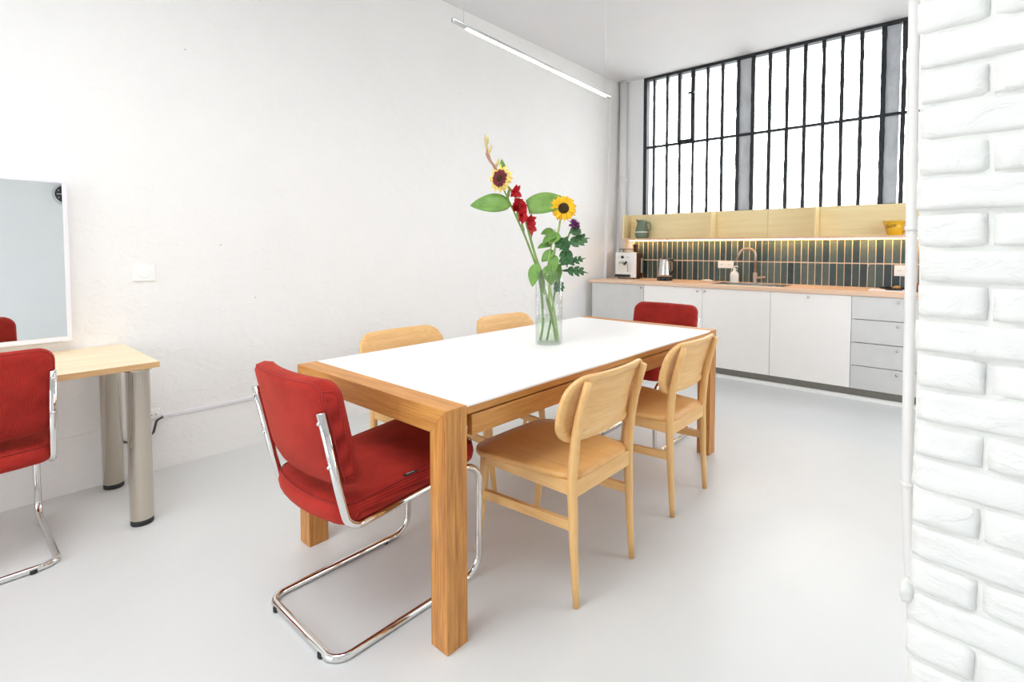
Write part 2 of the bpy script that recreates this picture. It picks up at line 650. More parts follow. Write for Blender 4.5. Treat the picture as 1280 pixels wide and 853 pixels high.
for k in range(3):
    y0 = k * (GY1 - GY0) / 3 + 0.02
    bx('pane', (-0.004, y0, 0), (0.004, y0 + (GY1 - GY0) / 3 - 0.04, GZ1 - GZ0), M['glass'], w4)
structure(obj('wall_right', bm, M['wall2']), 'plain white wall that carries the clock, seen in the mirror')

WX0, WX1, WZ0 = -3.07, 0.0, 1.625       # kitchen window opening
bm = B()
box(bm, (-3.6, YB, 0), (XR, YB + 0.25, WZ0))
box(bm, (-3.6, YB, WZ0), (WX0, YB + 0.25, ZC))
box(bm, (WX1, YB, WZ0), (XR, YB + 0.25, ZC))
wall_back = structure(obj('wall_back', bm, M['wall2']), 'white kitchen wall with tiled splashback below the barred window')

bm = B()                                 # unseen front behind the camera, its street window added for daylight
box(bm, (-3.6, YF - 0.2, 0), (-3.2, YF, ZC))
box(bm, (-0.8, YF - 0.2, 0), (XR, YF, ZC))
box(bm, (-3.2, YF - 0.2, 0), (-0.8, YF, 0.4))
box(bm, (-3.2, YF - 0.2, 2.3), (-0.8, YF, ZC))
structure(obj('wall_front', bm, M['wall2']), 'white front wall around the added street window')
w2 = structure(thing('added_window_2', '', None, (-2.0, YF - 0.1, 0.4)), 'added street window with slim dark mullions, out of view')
for k in range(4):
    xx = -1.2 + k * 0.8
    bx('mullion', (xx - 0.02, -0.03, 0), (xx + 0.02, 0.03, 1.9), M['iron'], w2)
for k in range(3):
    x0 = -1.2 + k * 0.8 + 0.02
    bx('pane', (x0, -0.004, 0), (x0 + 0.76, 0.004, 1.9), M['glass'], w2)

# kitchen window: frame, bars, transom, panes, two grey stanchions and an opening sash
bars = [-3.039, -2.938, -2.771, -2.611, -2.453, -2.287, -2.121, -1.954, -1.799, -1.632, -1.466, -1.303, -1.139, -0.982, -0.825, -0.655, -0.5]
bars += [-0.335, -0.17, -0.02]
w1 = structure(thing('window_1', '', None, (0, YB, 0)), 'wide kitchen window of narrow panes between black iron bars')
FZ0, FZ1, TZ = WZ0, ZC, 2.432
yb0, yb1 = 0.012, 0.055
bx('frame_rail', (WX0, 0.0, FZ1 - 0.032), (WX1, 0.07, FZ1), M['iron'], w1, 0.004)
bx('frame_rail', (WX0, 0.0, FZ0), (WX1, 0.07, FZ0 + 0.02), M['iron'], w1, 0.004)
bx('frame_stile', (WX0, 0.0, FZ0 + 0.02), (bars[0] + 0.012, 0.07, FZ1 - 0.032), M['iron'], w1, 0.004)
rng = random.Random(3)
wide = {6: 0.016, 7: 0.018, 8: 0.019, 14: 0.017, 15: 0.021, 16: 0.018}
for i, x in enumerate(bars[1:], 1):
    hw = wide.get(i, 0.014 if i < 7 else 0.017)
    bm = B()
    zs = [FZ0 + 0.02 + (FZ1 - 0.052 - FZ0) * k / 22 for k in range(23)]
    col = []
    for z in zs:
        j0, j1 = rng.uniform(-0.003, 0.003), rng.uniform(-0.003, 0.003)
        col.append([bm.verts.new(v) for v in ((x - hw + j0, yb0, z), (x + hw + j1, yb0, z), (x + hw * 0.5, yb1, z), (x - hw * 0.5, yb1, z))])
    for a, b in zip(col, col[1:]):
        for k in range(4):
            bm.faces.new((a[k], a[(k + 1) % 4], b[(k + 1) % 4], b[k]))
    bm.faces.new(col[0][::-1])
    bm.faces.new(col[-1])
    obj('glazing_bar', bm, M['iron'], w1)
bx('transom_bar', (WX0, 0.004, TZ - 0.012), (WX1, 0.05, TZ + 0.012), M['iron'], w1, 0.003)
for i in range(len(bars) - 1):
    x0, x1 = bars[i] + 0.012, bars[i + 1] - 0.012
    for z0, z1 in ((FZ0 + 0.02, TZ - 0.01), (TZ + 0.01, FZ1 - 0.032)):
        if i in (7, 15):
            bx('grey_panel', (x0, 0.03, z0), (x1 - (0.02 if i == 15 else 0), 0.05, z1), M['stanchion'], w1)
        else:
            bx('pane', (x0, 0.034, z0), (x1, 0.038, z1), M['glass'], w1)
# opening sash between the third and fourth bar
sx0, sx1 = bars[3] - 0.004, bars[4] + 0.004
sash = bx('opening_sash', (sx0, -0.006, TZ + 0.004), (sx1, 0.012, TZ + 0.034), M['iron'], w1, 0.003)
bx('sash_stile', (sx0 - 0.016, -0.006, TZ + 0.004), (sx0 + 0.02, 0.012, FZ1 - 0.036), M['iron'], sash, 0.003)
bx('sash_stile', (sx1 - 0.024, -0.006, TZ + 0.004), (sx1 + 0.02, 0.012, FZ1 - 0.036), M['iron'], sash, 0.003)
bx('latch', (sx1 - 0.05, -0.03, 2.955), (sx1 + 0.02, -0.006, 2.975), M['iron'], sash, 0.004)

# splashback: grout bed with every tile on it
grout = bx('grout_bed', (-3.205, YB - 0.008, 0.887), (-0.1, YB, 1.335), M['grout'], wall_back)
tiles = []
for v in range(6):
    bm = B()
    box(bm, (-0.0283, -0.008, -0.1055), (0.0283, 0.0, 0.1055), 0.0025, 1)
    for vert in bm.verts:
        vert.co.x += random.uniform(-0.0006, 0.0006)
        vert.co.y += random.uniform(-0.0012, 0.0012)
    me = bpy.data.meshes.new('tile')
    bmesh.ops.recalc_face_normals(bm, faces=bm.faces)
    bm.to_mesh(me)
    bm.free()
    me.materials.append(M['tile'])
    tiles.append(me)
x = -1.6715 - 0.0313 - 24 * 0.0626
while x < -0.13:
    if x > -3.19:
        for zc in (0.997, 1.218):
            o = bpy.data.objects.new('tile', random.choice(tiles))
            o.parent = wall_back
            o.location = (x, YB - 0.0022 + random.uniform(-0.0006, 0.0006), zc)
            o.rotation_euler = (random.uniform(-0.006, 0.006), random.uniform(-0.004, 0.004), random.uniform(-0.02, 0.02))
            C.objects.link(o)
    x += 0.0626

# trims and pipes in the kitchen corner
structure(bx('trim_1', (-3.40, 4.74, 0.0), (-0.1, 4.80, 0.028), M['whiteplastic'], None, 0.004), 'pale metal floor strip along the kitchen base')
bm = B()
poly_prism(bm, [(wall_x(0), 5.17, 0), (wall_x(ZC), 5.17, ZC), (wall_x(ZC) + 0.03, 5.17, ZC), (wall_x(0) + 0.03, 5.17, 0)], (0, 0.23, 0))
structure(obj('trim_2', bm, M['wall']), 'narrow plastered pilaster in the kitchen corner')
pc = tb('drain_pipe', fillet([(-3.315, 5.338, 0.89), (-3.315, 5.338, 3.24)], 0), 0.045, M['pipe'], None, 20)
tag(pc, 'thick white painted drain pipe in the kitchen corner', 'pipe')
lt('pipe_collar', [(0.045, 0), (0.050, 0.002), (0.050, 0.05), (0.045, 0.052)], M['pipe'], pc, 20, (-3.315, 5.338, 2.05))

# cable duct, socket, cable and light switch on the long wall
cz = 0.295
bm = B()
box(bm, (wall_x(cz) - 0.005, 0.80, cz - 0.012), (wall_x(cz) + 0.016, 4.7, cz + 0.010), 0.004)
tag(obj('cable_duct', bm, M['whiteframe']), 'thin white cable duct running along the foot of the long wall', 'cable duct')
bm = B()
poly_prism(bm, [(wall_x(0) - 0.02, YF, 0), (wall_x(0) + 0.012, YF, 0), (wall_x(cz) + 0.008, YF, cz - 0.012), (wall_x(cz) - 0.02, YF, cz)], (0, YB - YF - 0.6, 0))
structure(obj('baseboard_left', bm, M['wall']), 'low plastered ledge along the foot of the long wall')
tag(tb('power_cable', fillet([(-3.462, 0.80, 0.295), (-3.455, 0.77, 0.285), (-3.455, 0.755, 0.22), (-3.455, 0.72, 0.2), (-3.46, 0.64, 0.2), (-3.465, 0.60, 0.22)], 0.02), 0.006, M['cable'], None, 8),
    'short dark grey cable hanging from the duct behind the desk leg', 'cable')


def wall_plate(name, label, cat, y0, z0, w, h, round_r, holes):
    xx = wall_x(z0)
    t = thing(name, label, cat, (xx, y0, z0), 0)
    bx('cover_plate', (-0.004, -w / 2, -h / 2), (0.010, w / 2, h / 2), M['whiteplastic'], t, 0.003)
    bm = B()
    lathe(bm, [(0.0, 0.0), (round_r, 0.0), (round_r, 0.004), (round_r * 0.92, 0.006), (0.0, 0.006)], 24)
    bmesh.ops.rotate(bm, verts=bm.verts, matrix=Matrix.Rotation(PI / 2, 3, 'Y'))
    bmesh.ops.translate(bm, verts=bm.verts, vec=(0.010, 0, 0))
    s = obj('socket_face' if holes else 'rocker', bm, M['whiteplastic'], t, False)
    if holes:
        for s_ in (-1, 1):
            bm = B()
            lathe(bm, [(0.0, 0.0), (0.003, 0.0), (0.003, 0.001), (0.0, 0.001)], 8)
            bmesh.ops.rotate(bm, verts=bm.verts, matrix=Matrix.Rotation(PI / 2, 3, 'Y'))
            bmesh.ops.translate(bm, verts=bm.verts, vec=(0.016, s_ * 0.009, 0))
            obj('socket_hole', bm, M['black'], s)
    return t


wall_plate('light_switch', 'square white switch plate with round button on the long wall', 'switch', 0.737, 1.095, 0.095, 0.085, 0.026, False)
wall_plate('wall_socket', 'white wall socket above the cable duct behind the desk leg', 'socket', 0.762, 0.315, 0.06, 0.06, 0.022, True)

# ------------------------------------------------------------------ brick pier
A6 = math.radians(6)
pier = bpy.data.objects.new('wall_brick', None)
pier.location = (-0.085, 1.31, 0)
pier.rotation_euler = (0, 0, -A6)
C.objects.link(pier)
structure(pier, 'white painted brick pier with rough uneven courses')
PW, CH = 0.46, 0.0737


def rough(bm, amp, seed, sc=30):
    from mathutils import noise as mn
    for v in bm.verts:
        q = v.co * sc + Vector((seed * 7.3, seed * 3.1, seed * 1.7))
        v.co += Vector((mn.noise(q), mn.noise(q + Vector((31, 0, 0))), mn.noise(q + Vector((0, 47, 0))))) * amp


bm = B()
q_ = 0.024 * (ZC - 1.1)
poly_prism(bm, [(0.001, 0.010, 0), (PW - 0.006, 0.010, 0), (PW - 0.006, 0.010, 1.1), (PW - 0.006 - q_, 0.010, ZC), (0.001 - q_, 0.010, ZC), (0.001, 0.010, 1.1)], (0, 0.33, 0))
obj('mortar_core', bm, M['mortar'], pier)
zb = 1.533 - 21 * CH
rng = random.Random(11)
n_b = 0


def lean(bm):      # the old pier leans a little above chest height
    for v in bm.verts:
        v.co.x -= 0.024 * max(0.0, v.co.z - 1.1)
    return bm


for k in range(46):
    z0, z1 = zb + k * CH, zb + (k + 1) * CH - 0.009
    z0, z1 = max(z0, 0.001), min(z1, ZC - 0.001)
    if z1 - z0 < 0.02:
        continue
    joints = [0.0, 0.118, 0.338, PW] if (k - 21) % 2 == 0 else [0.0, 0.225, PW]
    for a, b in zip(joints, joints[1:]):
        bm = B()
        x0 = a + (0.0045 if a > 0 else rng.uniform(-0.004, 0.004))
        x1 = b - 0.0045
        box(bm, (x0, rng.uniform(-0.003, 0.003), z0 + rng.uniform(-0.001, 0.002)), (x1, 0.06, z1 + rng.uniform(-0.002, 0.001)))
        bmesh.ops.subdivide_edges(bm, edges=bm.edges, cuts=7, use_grid_fill=True)
        cen = Vector(((x0 + x1) / 2, 0.03, (z0 + z1) / 2))
        hx, hz = (x1 - x0) / 2, (z1 - z0) / 2
        for v in bm.verts:     # soften the front arrises
            dx, dz = (v.co.x - cen.x) / hx, (v.co.z - cen.z) / hz
            if v.co.y < 0.02:
                v.co.y += 0.006 * (abs(dx) ** (14 * hx / 0.06) + abs(dz) ** 12)
        rough(bm, 0.0026, k * 3 + n_b, 26)
        rough(bm, 0.0014, k * 5 + n_b, 90)
        lean(bm)
        o = obj('brick', bm, M['brick'], pier, True)
        n_b += 1
# plaster lump on the pier's arris
bm = B()
bmesh.ops.create_icosphere(bm, subdivisions=3, radius=1.0)
for v in bm.verts:
    v.co = Vector((v.co.x * 0.014, v.co.y * 0.016, v.co.z * 0.030))
rough(bm, 0.006, 5, 60)
bmesh.ops.translate(bm, verts=bm.verts, vec=(-0.006, 0.012, 0.487))
obj('plaster_lump', bm, M['mortar'], pier, True)

# thin pipe just behind the pier
pp = thing('heating_pipe', 'thin white painted pipe standing behind the brick pier', 'pipe', (-0.1, 1.6, 0))
tb('pipe_run', [(-0.038, -0.01, 3.24), (-0.034, -0.01, 2.1), (-0.0255, -0.01, 1.54), (-0.0202, -0.01, 1.215), (-0.0166, -0.01, 0.82), (-0.0141, -0.01, 0.63), (-0.005, -0.008, 0.44), (0.012, 0.0, 0.2), (0.02, 0.0, 0.0)], 0.0128, M['pipe'], pp, 14)
for z in (1.285, 0.62):
    lt('pipe_clip', [(0.013, -0.006), (0.0155, -0.005), (0.0155, 0.005), (0.013, 0.006)], M['pipe'], pp, 14, (-0.0213 if z > 1 else -0.0140, -0.01, z))

# ------------------------------------------------------------------ dining table
TX0, TX1, TY0, TY1, TH, LG = -2.159, -1.189, 0.953, 2.981, 0.75, 0.08
tcx, tcy = (TX0 + TX1) / 2, (TY0 + TY1) / 2
table = thing('dining_table', 'long oak dining table with white top and thick mitred corner legs', 'table', (tcx, tcy, 0), -0.005)
hw, hl = (TX1 - TX0) / 2, (TY1 - TY0) / 2
for sy in (-1, 1):
    yo, yi = sy * hl, sy * (hl - LG)
    y0, y1 = min(yo, yi), max(yo, yi)
    for sx in (-1, 1):
        xo, xi = sx * hw, sx * (hw - LG)
        bm = B()
        poly_prism(bm, [(xo, y0, 0), (xi, y0, 0), (xi, y0, TH - LG), (xo, y0, TH)], (0, y1 - y0, 0))
        bmesh.ops.bevel(bm, geom=list(bm.edges), offset=0.0015, segments=1, affect='EDGES')
        obj('leg', bm, M['oak_z'], table)
    bm = B()
    poly_prism(bm, [(-hw, y0, TH), (hw, y0, TH), (hw - LG, y0, TH - LG), (-hw + LG, y0, TH - LG)], (0, y1 - y0, 0))
    bmesh.ops.bevel(bm, geom=list(bm.edges), offset=0.0015, segments=1, affect='EDGES')
    obj('end_beam', bm, M['oak_x'], table)
yi = hl - LG
bx('tabletop', (-hw + 0.004, -yi + 0.001, TH - 0.008), (hw - 0.004, yi - 0.001, TH), M['laminate'], table, 0.001, 1)
bx('edge_band', (-hw + 0.008, -yi + 0.001, TH - 0.032), (hw - 0.008, yi - 0.001, TH - 0.008), M['oak_y'], table)
for sx in (-1, 1):
    xa, xb = sx * (hw - 0.006), sx * (hw - 0.03)
    for a, b in ((-yi + 0.025, 0.0), (0.006, yi - 0.025)):
        bx('side_rail', (min(xa, xb), a, TH - 0.104), (max(xa, xb), b, TH - 0.038), M['oak_y'], table, 0.003)
bx('sub_frame', (-hw + 0.06, -yi, TH - 0.09), (hw - 0.06, yi, TH - 0.032), M['oak_y'], table)


# ------------------------------------------------------------------ oak side chairs
def post_v(z):
    pts = [(0.0, -0.25), (0.20, -0.238), (0.42, -0.23), (0.55, -0.237), (0.68, -0.262), (0.80, -0.300)]
    for (za, va), (zb_, vb) in zip(pts, pts[1:]):
        if z <= zb_:
            return va + (vb - va) * (z - za) / (zb_ - za)
    return pts[-1][1] + (z - 0.8) * (-0.3)


def make_oak_chair():
    t = thing('oak_chair', '', 'chair')

    def seat_def(u, v, w):
        k = 0.80 + 0.22 * min(1, max(0, (v + 0.24) / 0.40))
        vv = v + 0.012 * (1 - (u / 0.23) ** 2) * (1 if v > 0 else -0.3) * abs(v) / 0.24
        dish = -0.008 * (1 - min(1, (u / 0.2) ** 2)) * (1 - min(1, (v / 0.22) ** 2)) * (w / 0.022)
        return (u * k, vv, 0.433 + w + dish)

    obj('seat', slab(0.232, 0.243, 0.075, 0.022, 0.005, seat_def), M['seatwood'], t, True)

    def back_def(u, v, w):
        z = 0.686 + v
        vv = post_v(z) + 0.014 + 0.040 * ((u / 0.25) ** 2 - 0.52) + w
        return (u, vv, z)

    obj('backrest', slab(0.25, 0.122, 0.085, 0.020, 0.004, back_def, recess=(0.026, 0.006), ns=7), M['beech_x'], t, True)
    for s in (-1, 1):
        zz = [0.0, 0.1, 0.2, 0.32, 0.42, 0.5, 0.58, 0.66, 0.74, 0.788]
        rr_ = [0.012, 0.0135, 0.015, 0.0175, 0.0185, 0.0185, 0.0175, 0.0165, 0.0155, 0.014]
        tb('back_leg', [(s * 0.183, post_v(z), z) for z in zz], rr_, M['beech_z'], t, 12)
        tb('front_leg', [(s * 0.178, 0.256, 0), (s * 0.178, 0.235, 0.16), (s * 0.179, 0.215, 0.32), (s * 0.180, 0.205, 0.434)], [0.0125, 0.0155, 0.0185, 0.019], M['beech_z'], t, 12)
        bm = B()
        box(bm, (s * 0.180 - 0.010, -0.222, 0.385), (s * 0.180 + 0.010, 0.20, 0.434), 0.002)
        obj('side_apron', bm, M['beech_y'], t)
        bm = B()
        poly_prism(bm, [(s * 0.180 - 0.009, -0.235, 0.262), (s * 0.180 + 0.009, -0.235, 0.262), (s * 0.180 + 0.009, -0.235, 0.296), (s * 0.180 - 0.009, -0.235, 0.296)], (0, 0.455, -0.022))
        obj('stretcher', bm, M['beech_y'], t)
    bx('back_apron', (-0.17, -0.243, 0.378), (0.17, -0.221, 0.438), M['beech_x'], t, 0.003)
    bx('front_apron', (-0.165, 0.192, 0.385), (0.165, 0.212, 0.434), M['beech_x'], t, 0.003)
    return t


ch = make_oak_chair()
specs = [((-1.272, 1.549, 0), PI / 2, 'pale oak chair on the table side facing the open floor, farther from the kitchen', 'oak chairs on the open side of the table'),
         ((-1.287, 2.303, 0), PI / 2, 'pale oak chair on the table side facing the open floor, nearer to the kitchen', 'oak chairs on the open side of the table'),
         ((-2.07, 1.565, 0), -PI / 2, 'pale oak chair between table and long white wall, farther from the kitchen', 'oak chairs on the wall side of the table'),
         ((-2.07, 2.325, 0), -PI / 2, 'pale oak chair between table and long white wall, behind the flower vase', 'oak chairs on the wall side of the table')]
for i, (loc, rz, lab, grp) in enumerate(specs):
    o = ch if i == 0 else copy_tree(ch)
    o.location, o.rotation_euler = loc, (0, 0, rz)
    o['label'], o['group'] = lab, grp


# ------------------------------------------------------------------ red cantilever chairs
def make_red_chair():
    t = thing('cantilever_chair', '', 'chair')
    hu, r = 0.225, 0.0125
    side = lambda s: [(s * hu, -0.312, 0.765), (s * hu, -0.262, 0.52), (s * hu, -0.232, 0.392), (s * hu, 0.285, 0.438), (s * hu, 0.278, r)]
    path = side(1) + [(hu, -0.282, r), (-hu, -0.282, r)] + side(-1)[::-1]
    rad = [0, 0.12, 0.055, 0.075, 0.07, 0.05, 0.05, 0.07, 0.075, 0.055, 0.12, 0]
    fr = tb('frame', fillet(path, rad, 8), r, M['chrome'], t, 12)
    for s in (-1, 1):
        for v in (-0.235, 0.17):
            bm = B()
            lathe(bm, [(0.0, 0.0), (0.010, 0.0), (0.012, 0.004), (0.012, 0.016), (0.0, 0.016)], 12, (s * (hu if v > 0 else hu - 0.07), v if v > 0 else -0.288, 0.0))
            obj('glide', bm, M['rubber'], fr, True)

    def seat_def(u, v, w):
        bow = 0.035 * (1 - (u / 0.235) ** 2) * (-1 if v < 0 else 0.4) * abs(v) / 0.265
        vv = v + bow + 0.012
        return (u, vv, 0.402 + w + 0.088 * (vv + 0.232))

    st = obj('seat', slab(0.237, 0.262, 0.055, 0.070, 0.016, seat_def, crown=0.010), M['red_seat'], t, True)
    seam_pts = []
    for u, v in rrect(0.230, 0.255, 0.05, 6, 6):
        seam_pts.append(Vector(seat_def(u, v, 0.0668)))
    tb('piping', seam_pts, 0.0020, M['seam'], st, 6, True)

    def tube_v(z):
        return -0.262 + (z - 0.52) * (-0.05 / 0.245) if z > 0.45 else -0.247

    def back_def(u, v, w):
        z = 0.682 + v
        vv = tube_v(z) + 0.012 - 0.038 * (1 - (u / 0.237) ** 2) + w
        if v < -0.1:
            vv += 0.02 * ((-0.1 - v) / 0.07) ** 2
        return (u, vv, z)

    bk = obj('backrest', slab(0.238, 0.172, 0.055, 0.070, 0.022, back_def, crown=0.006, ns=7), M['red'], t, True)
    for w in (0.009, 0.059):
        pts = [Vector(back_def(u, v, w)) for u, v in rrect(0.2300, 0.1640, 0.047, 6, 8)]
        tb('piping', pts, 0.0020, M['seam'], bk, 6, True)
    for s in (-1, 1):
        for z in (0.735, 0.60):
            bm = B()
            lathe(bm, [(0.0, 0.0), (0.006, 0.0), (0.006, 0.004), (0.003, 0.006), (0.0, 0.006)], 10)
            bmesh.ops.rotate(bm, verts=bm.verts, matrix=Matrix.Rotation(PI / 2, 3, 'X'))
            bmesh.ops.translate(bm, verts=bm.verts, vec=(s * hu, tube_v(z) - r + 0.001, z))
            obj('bolt', bm, M['chrome'], fr, True)
    # small woven tag at the rim of the seat
    c = Vector(seat_def(0.226, -0.03, 0.071))
    tg = bx('fabric_tag', (c.x - 0.006, c.y - 0.024, c.z - 0.001), (c.x + 0.006, c.y + 0.024, c.z + 0.0015), M['black'], t)
    for k in range(5):
        bx('tag_mark', (c.x - 0.0015, c.y - 0.016 + k * 0.0065, c.z + 0.0015), (c.x + 0.0015, c.y - 0.012 + k * 0.0065, c.z + 0.0019), M['paper'], tg)
    return t


rc = make_red_chair()
rspecs = [((-1.645, 1.0, 0), 0.0, 'red corduroy cantilever chair at the table end far from the kitchen'),
          ((-1.655, 2.955, 0), PI, 'red corduroy cantilever chair between the table end and kitchen cabinets'),
          ((-3.012, 0.066, 0), PI / 2, 'red corduroy cantilever chair pulled up to the plywood desk')]
for i, (loc, rz, lab) in enumerate(rspecs):
    o = rc if i == 0 else copy_tree(rc)
    o.location, o.rotation_euler = loc, (0, 0, rz)
    o['label'], o['group'] = lab, 'red corduroy cantilever chairs'

# ------------------------------------------------------------------ desk, mirror, clock
desk = thing('desk', 'plywood desk top on thick polished tube legs under the mirror', 'desk', (-3.08, -0.2, 0))
bx('desk_top', (-0.385, -0.85, 0.701), (0.28, 0.842, 0.726), M['pine_y'], desk, 0.001, 1)
bx('top_edge', (0.2800, -0.85, 0.7015), (0.2806, 0.8418, 0.7255), M['ply_edge'], desk)
for lx, ly in ((0.222, 0.775), (-0.325, 0.775), (0.222, -0.78), (-0.325, -0.78)):
    lg = lt('leg', [(0.0, 0.022), (0.040, 0.022), (0.0425, 0.026), (0.0425, 0.688), (0.05, 0.690), (0.05, 0.7005), (0.0, 0.7005)], M['legchrome'], desk, 28, (lx, ly, 0))
    lt('foot_cap', [(0.0, 0.0), (0.038, 0.0), (0.0415, 0.004), (0.0415, 0.0225), (0.0, 0.0225)], M['rubber'], lg, 24, (lx, ly, 0))

mx0, mx1 = -3.462, -3.400
mir = thing('wall_mirror', 'large mirror in a slim white box frame hung above the desk', 'mirror', (mx0, -0.25, 0.78))
MY0, MY1, MZ = -0.68, 0.69, 0.768
bm = B()
for lo, hi in (((0, MY0, 0), (0.062, MY1, 0.020)), ((0, MY0, MZ - 0.009), (0.062, MY1, MZ)), ((0, MY1 - 0.017, 0.020), (0.062, MY1, MZ - 0.009)), ((0, MY0, 0.020), (0.062, MY0 + 0.010, MZ - 0.009))):
    box(bm, lo, hi)
obj('frame', bm, M['whiteframe'], mir)
bx('mirror_glass', (0.02, MY0 + 0.009, 0.019), (0.058, MY1 - 0.009, MZ - 0.008), M['mirror'], mir)

clk = thing('wall_clock', 'round wall clock with dark face and silver rim, seen in the mirror', 'clock', (XR, 1.125, 1.885))


def disc_x(r0, r1, x0, x1, seg=40):
    bm = B()
    lathe(bm, [(r0, x0), (r1, x0), (r1, x1), (r0, x1)] if r0 else [(0, x0), (r1, x0), (r1, x1), (0, x1)], seg)
    bmesh.ops.rotate(bm, verts=bm.verts, matrix=Matrix.Rotation(-PI / 2, 3, 'Y'))
    return bm


obj('clock_case', disc_x(0, 0.122, 0.0, 0.03), M['silver'], clk)
obj('clock_rim', disc_x(0.112, 0.132, 0.0, 0.045), M['silver'], clk)
obj('clock_face', disc_x(0, 0.112, 0.03, 0.032), M['clockface'], clk)
for k in range(12):
    a = k * PI / 6
    bm = B()
    box(bm, (-0.0335, -0.005, -0.006), (-0.032, 0.005, 0.006))
    bmesh.ops.translate(bm, verts=bm.verts, vec=(0, math.sin(a) * 0.088, math.cos(a) * 0.088))
    obj('hour_mark', bm, M['silver'], clk)
bx('hand', (-0.036, -0.08, -0.004), (-0.034, 0.01, 0.004), M['paper'], clk)
bx('hand', (-0.036, -0.004, -0.01), (-0.034, 0.004, 0.055), M['paper'], clk)

# ------------------------------------------------------------------ pendant tube light
LX = -1.67


def tube_pendant(label, cy):
    lamp = thing('tube_pendant', label, 'lamp', (LX, cy, 2.139), 0, 'tube pendants in a row over the table')
    P0, P1 = Vector((0, -0.579, 0.020)), Vector((0, 0.579, -0.020))
    tb('housing', [P0, P1], 0.0098, M['alu'], lamp, 16)
    q0, q1 = P0.lerp(P1, 0.062), P0.lerp(P1, 0.965)
    tb('diffuser', [q0 + Vector((0, 0, -0.0052)), q1 + Vector((0, 0, -0.0052))], 0.0072, M['lamp'], lamp, 14)
    for f in (0.05, 0.96):
        q = P0.lerp(P1, f)
        tb('suspension_wire', [q, (q.x, q.y, ZC - 2.139)], 0.0012, M['alu'], lamp, 6)
        lt('ceiling_cup', [(0, ZC - 2.139), (0.02, ZC - 2.139), (0.018, ZC - 2.159), (0, ZC - 2.159)], M['alu'], lamp, 16, (q.x, q.y, 0))
    return lamp


tube_pendant('slim pendant tube light hung on two wires above the table', 1.955)
tube_pendant('added slim pendant tube light out of view, brightening the long wall', 0.35)  # unseen second tube, added to light the wall below its height

# ------------------------------------------------------------------ kitchen units
YC = 4.784
CB, CT = 0.088, 0.855


def knob(parent, x, z):
    k = B()
    lathe(k, [(0.0, 0.0), (0.006, 0.0), (0.006, 0.010), (0.011, 0.013), (0.011, 0.019), (0.008, 0.022), (0.0, 0.022)], 16)
    bmesh.ops.rotate(k, verts=k.verts, matrix=Matrix.Rotation(PI / 2, 3, 'X'))
    bmesh.ops.translate(k, verts=k.verts, vec=(x, 0, z))
    obj('knob', k, M['steel'], parent, True)


def carcass(hwid, t):
    bm = B()
    for lo, hi in (((-hwid + 0.001, 0.02, CB), (-hwid + 0.018, 0.575, CT)), ((hwid - 0.018, 0.02, CB), (hwid - 0.001, 0.575, CT)),
                   ((-hwid + 0.018, 0.02, CB), (hwid - 0.018, 0.575, CB + 0.018)), ((-hwid + 0.018, 0.567, CB + 0.018), (hwid - 0.018, 0.575, CT))):
        box(bm, lo, hi)
    return obj('carcass', bm, M['door_white'], t)


units = [(-3.375, -2.703, 'door_grey', 'left', 'grey metallic base cabinet in the corner under the coffee machine', -2.731),
         (-2.703, -2.05, 'door_white', 'd', 'white base cabinet under the kettle, beside the grey corner cabinet', -2.099),
         (-2.05, -1.404, 'door_white', 'd', 'white base cabinet under the sink', -2.021),
         (-1.404, -0.757, 'door_white', 'd', 'white base cabinet between the sink cabinet and the grey drawers', -1.084)]
for x0, x1, dm, _, lab, kx in units:
    t = thing('base_cabinet', lab, 'cabinet', ((x0 + x1) / 2, YC, 0), 0, 'kitchen base units')
    hwid = (x1 - x0) / 2
    carcass(hwid, t)
    d = bx('door', (-hwid + 0.002, 0.0, CB), (hwid - 0.002, 0.019, CT - 0.003), M[dm], t, 0.001, 1)
    knob(d, kx - (x0 + x1) / 2, 0.82)
x0, x1 = -0.757, -0.107
t = thing('drawer_unit', 'grey metallic four-drawer unit at the end of the worktop', 'drawers', ((x0 + x1) / 2, YC, 0), 0, 'kitchen base units')
hwid = (x1 - x0) / 2
carcass(hwid, t)
hz = (CT - CB) / 4
for k in range(4):
    d = bx('drawer', (-hwid + 0.002, 0.0, CB + k * hz + (0.002 if k else 0)), (hwid - 0.002, 0.019, CB + (k + 1) * hz - 0.003), M['door_grey'], t, 0.001, 1)
    knob(d, 0.0, CB + (k + 1) * hz - 0.038)
tag(bx('kitchen_plinth', (-3.375, YC + 0.045, 0.0), (-0.107, YC + 0.06, CB - 0.001), M['plinth']), 'dark grey recessed plinth under the kitchen units', 'plinth')

# worktop with a cut-out for the sink
SX0, SX1, SY0, SY1 = -2.0, -1.5, 4.93, 5.22
bm = B()
wy0, wy1, wz0, wz1 = 4.764, YB - 0.009, 0.856, 0.887
box(bm, (-3.405, wy0, wz0), (SX0, wy1, wz1))
box(bm, (SX1, wy0, wz0), (-0.09, wy1, wz1))
box(bm, (SX0, wy0, wz0), (SX1, SY0, wz1))
box(bm, (SX0, SY1, wz0), (SX1, wy1, wz1))
tag(obj('worktop', bm, M['counter']), 'pale beech worktop running the length of the kitchen', 'worktop')
sk = thing('kitchen_sink', 'stainless steel sink set into the worktop below the tap', 'sink', (-1.75, 5.075, 0.887))
bm = B()
sw, sd = 0.25, 0.145
for lo, hi in (((-sw - 0.02, -sd - 0.02, 0.0), (sw + 0.16, -sd, 0.004)), ((-sw - 0.02, sd, 0.0), (sw + 0.16, sd + 0.02, 0.004)), ((-sw - 0.02, -sd, 0.0), (-sw, sd, 0.004)), ((sw, -sd, 0.0), (sw + 0.16, sd, 0.004))):
    box(bm, lo, hi)
obj('rim', bm, M['steel'], sk)
bm = B()
box(bm, (-sw, -sd, -0.17), (-sw + 0.003, sd, 0.001))
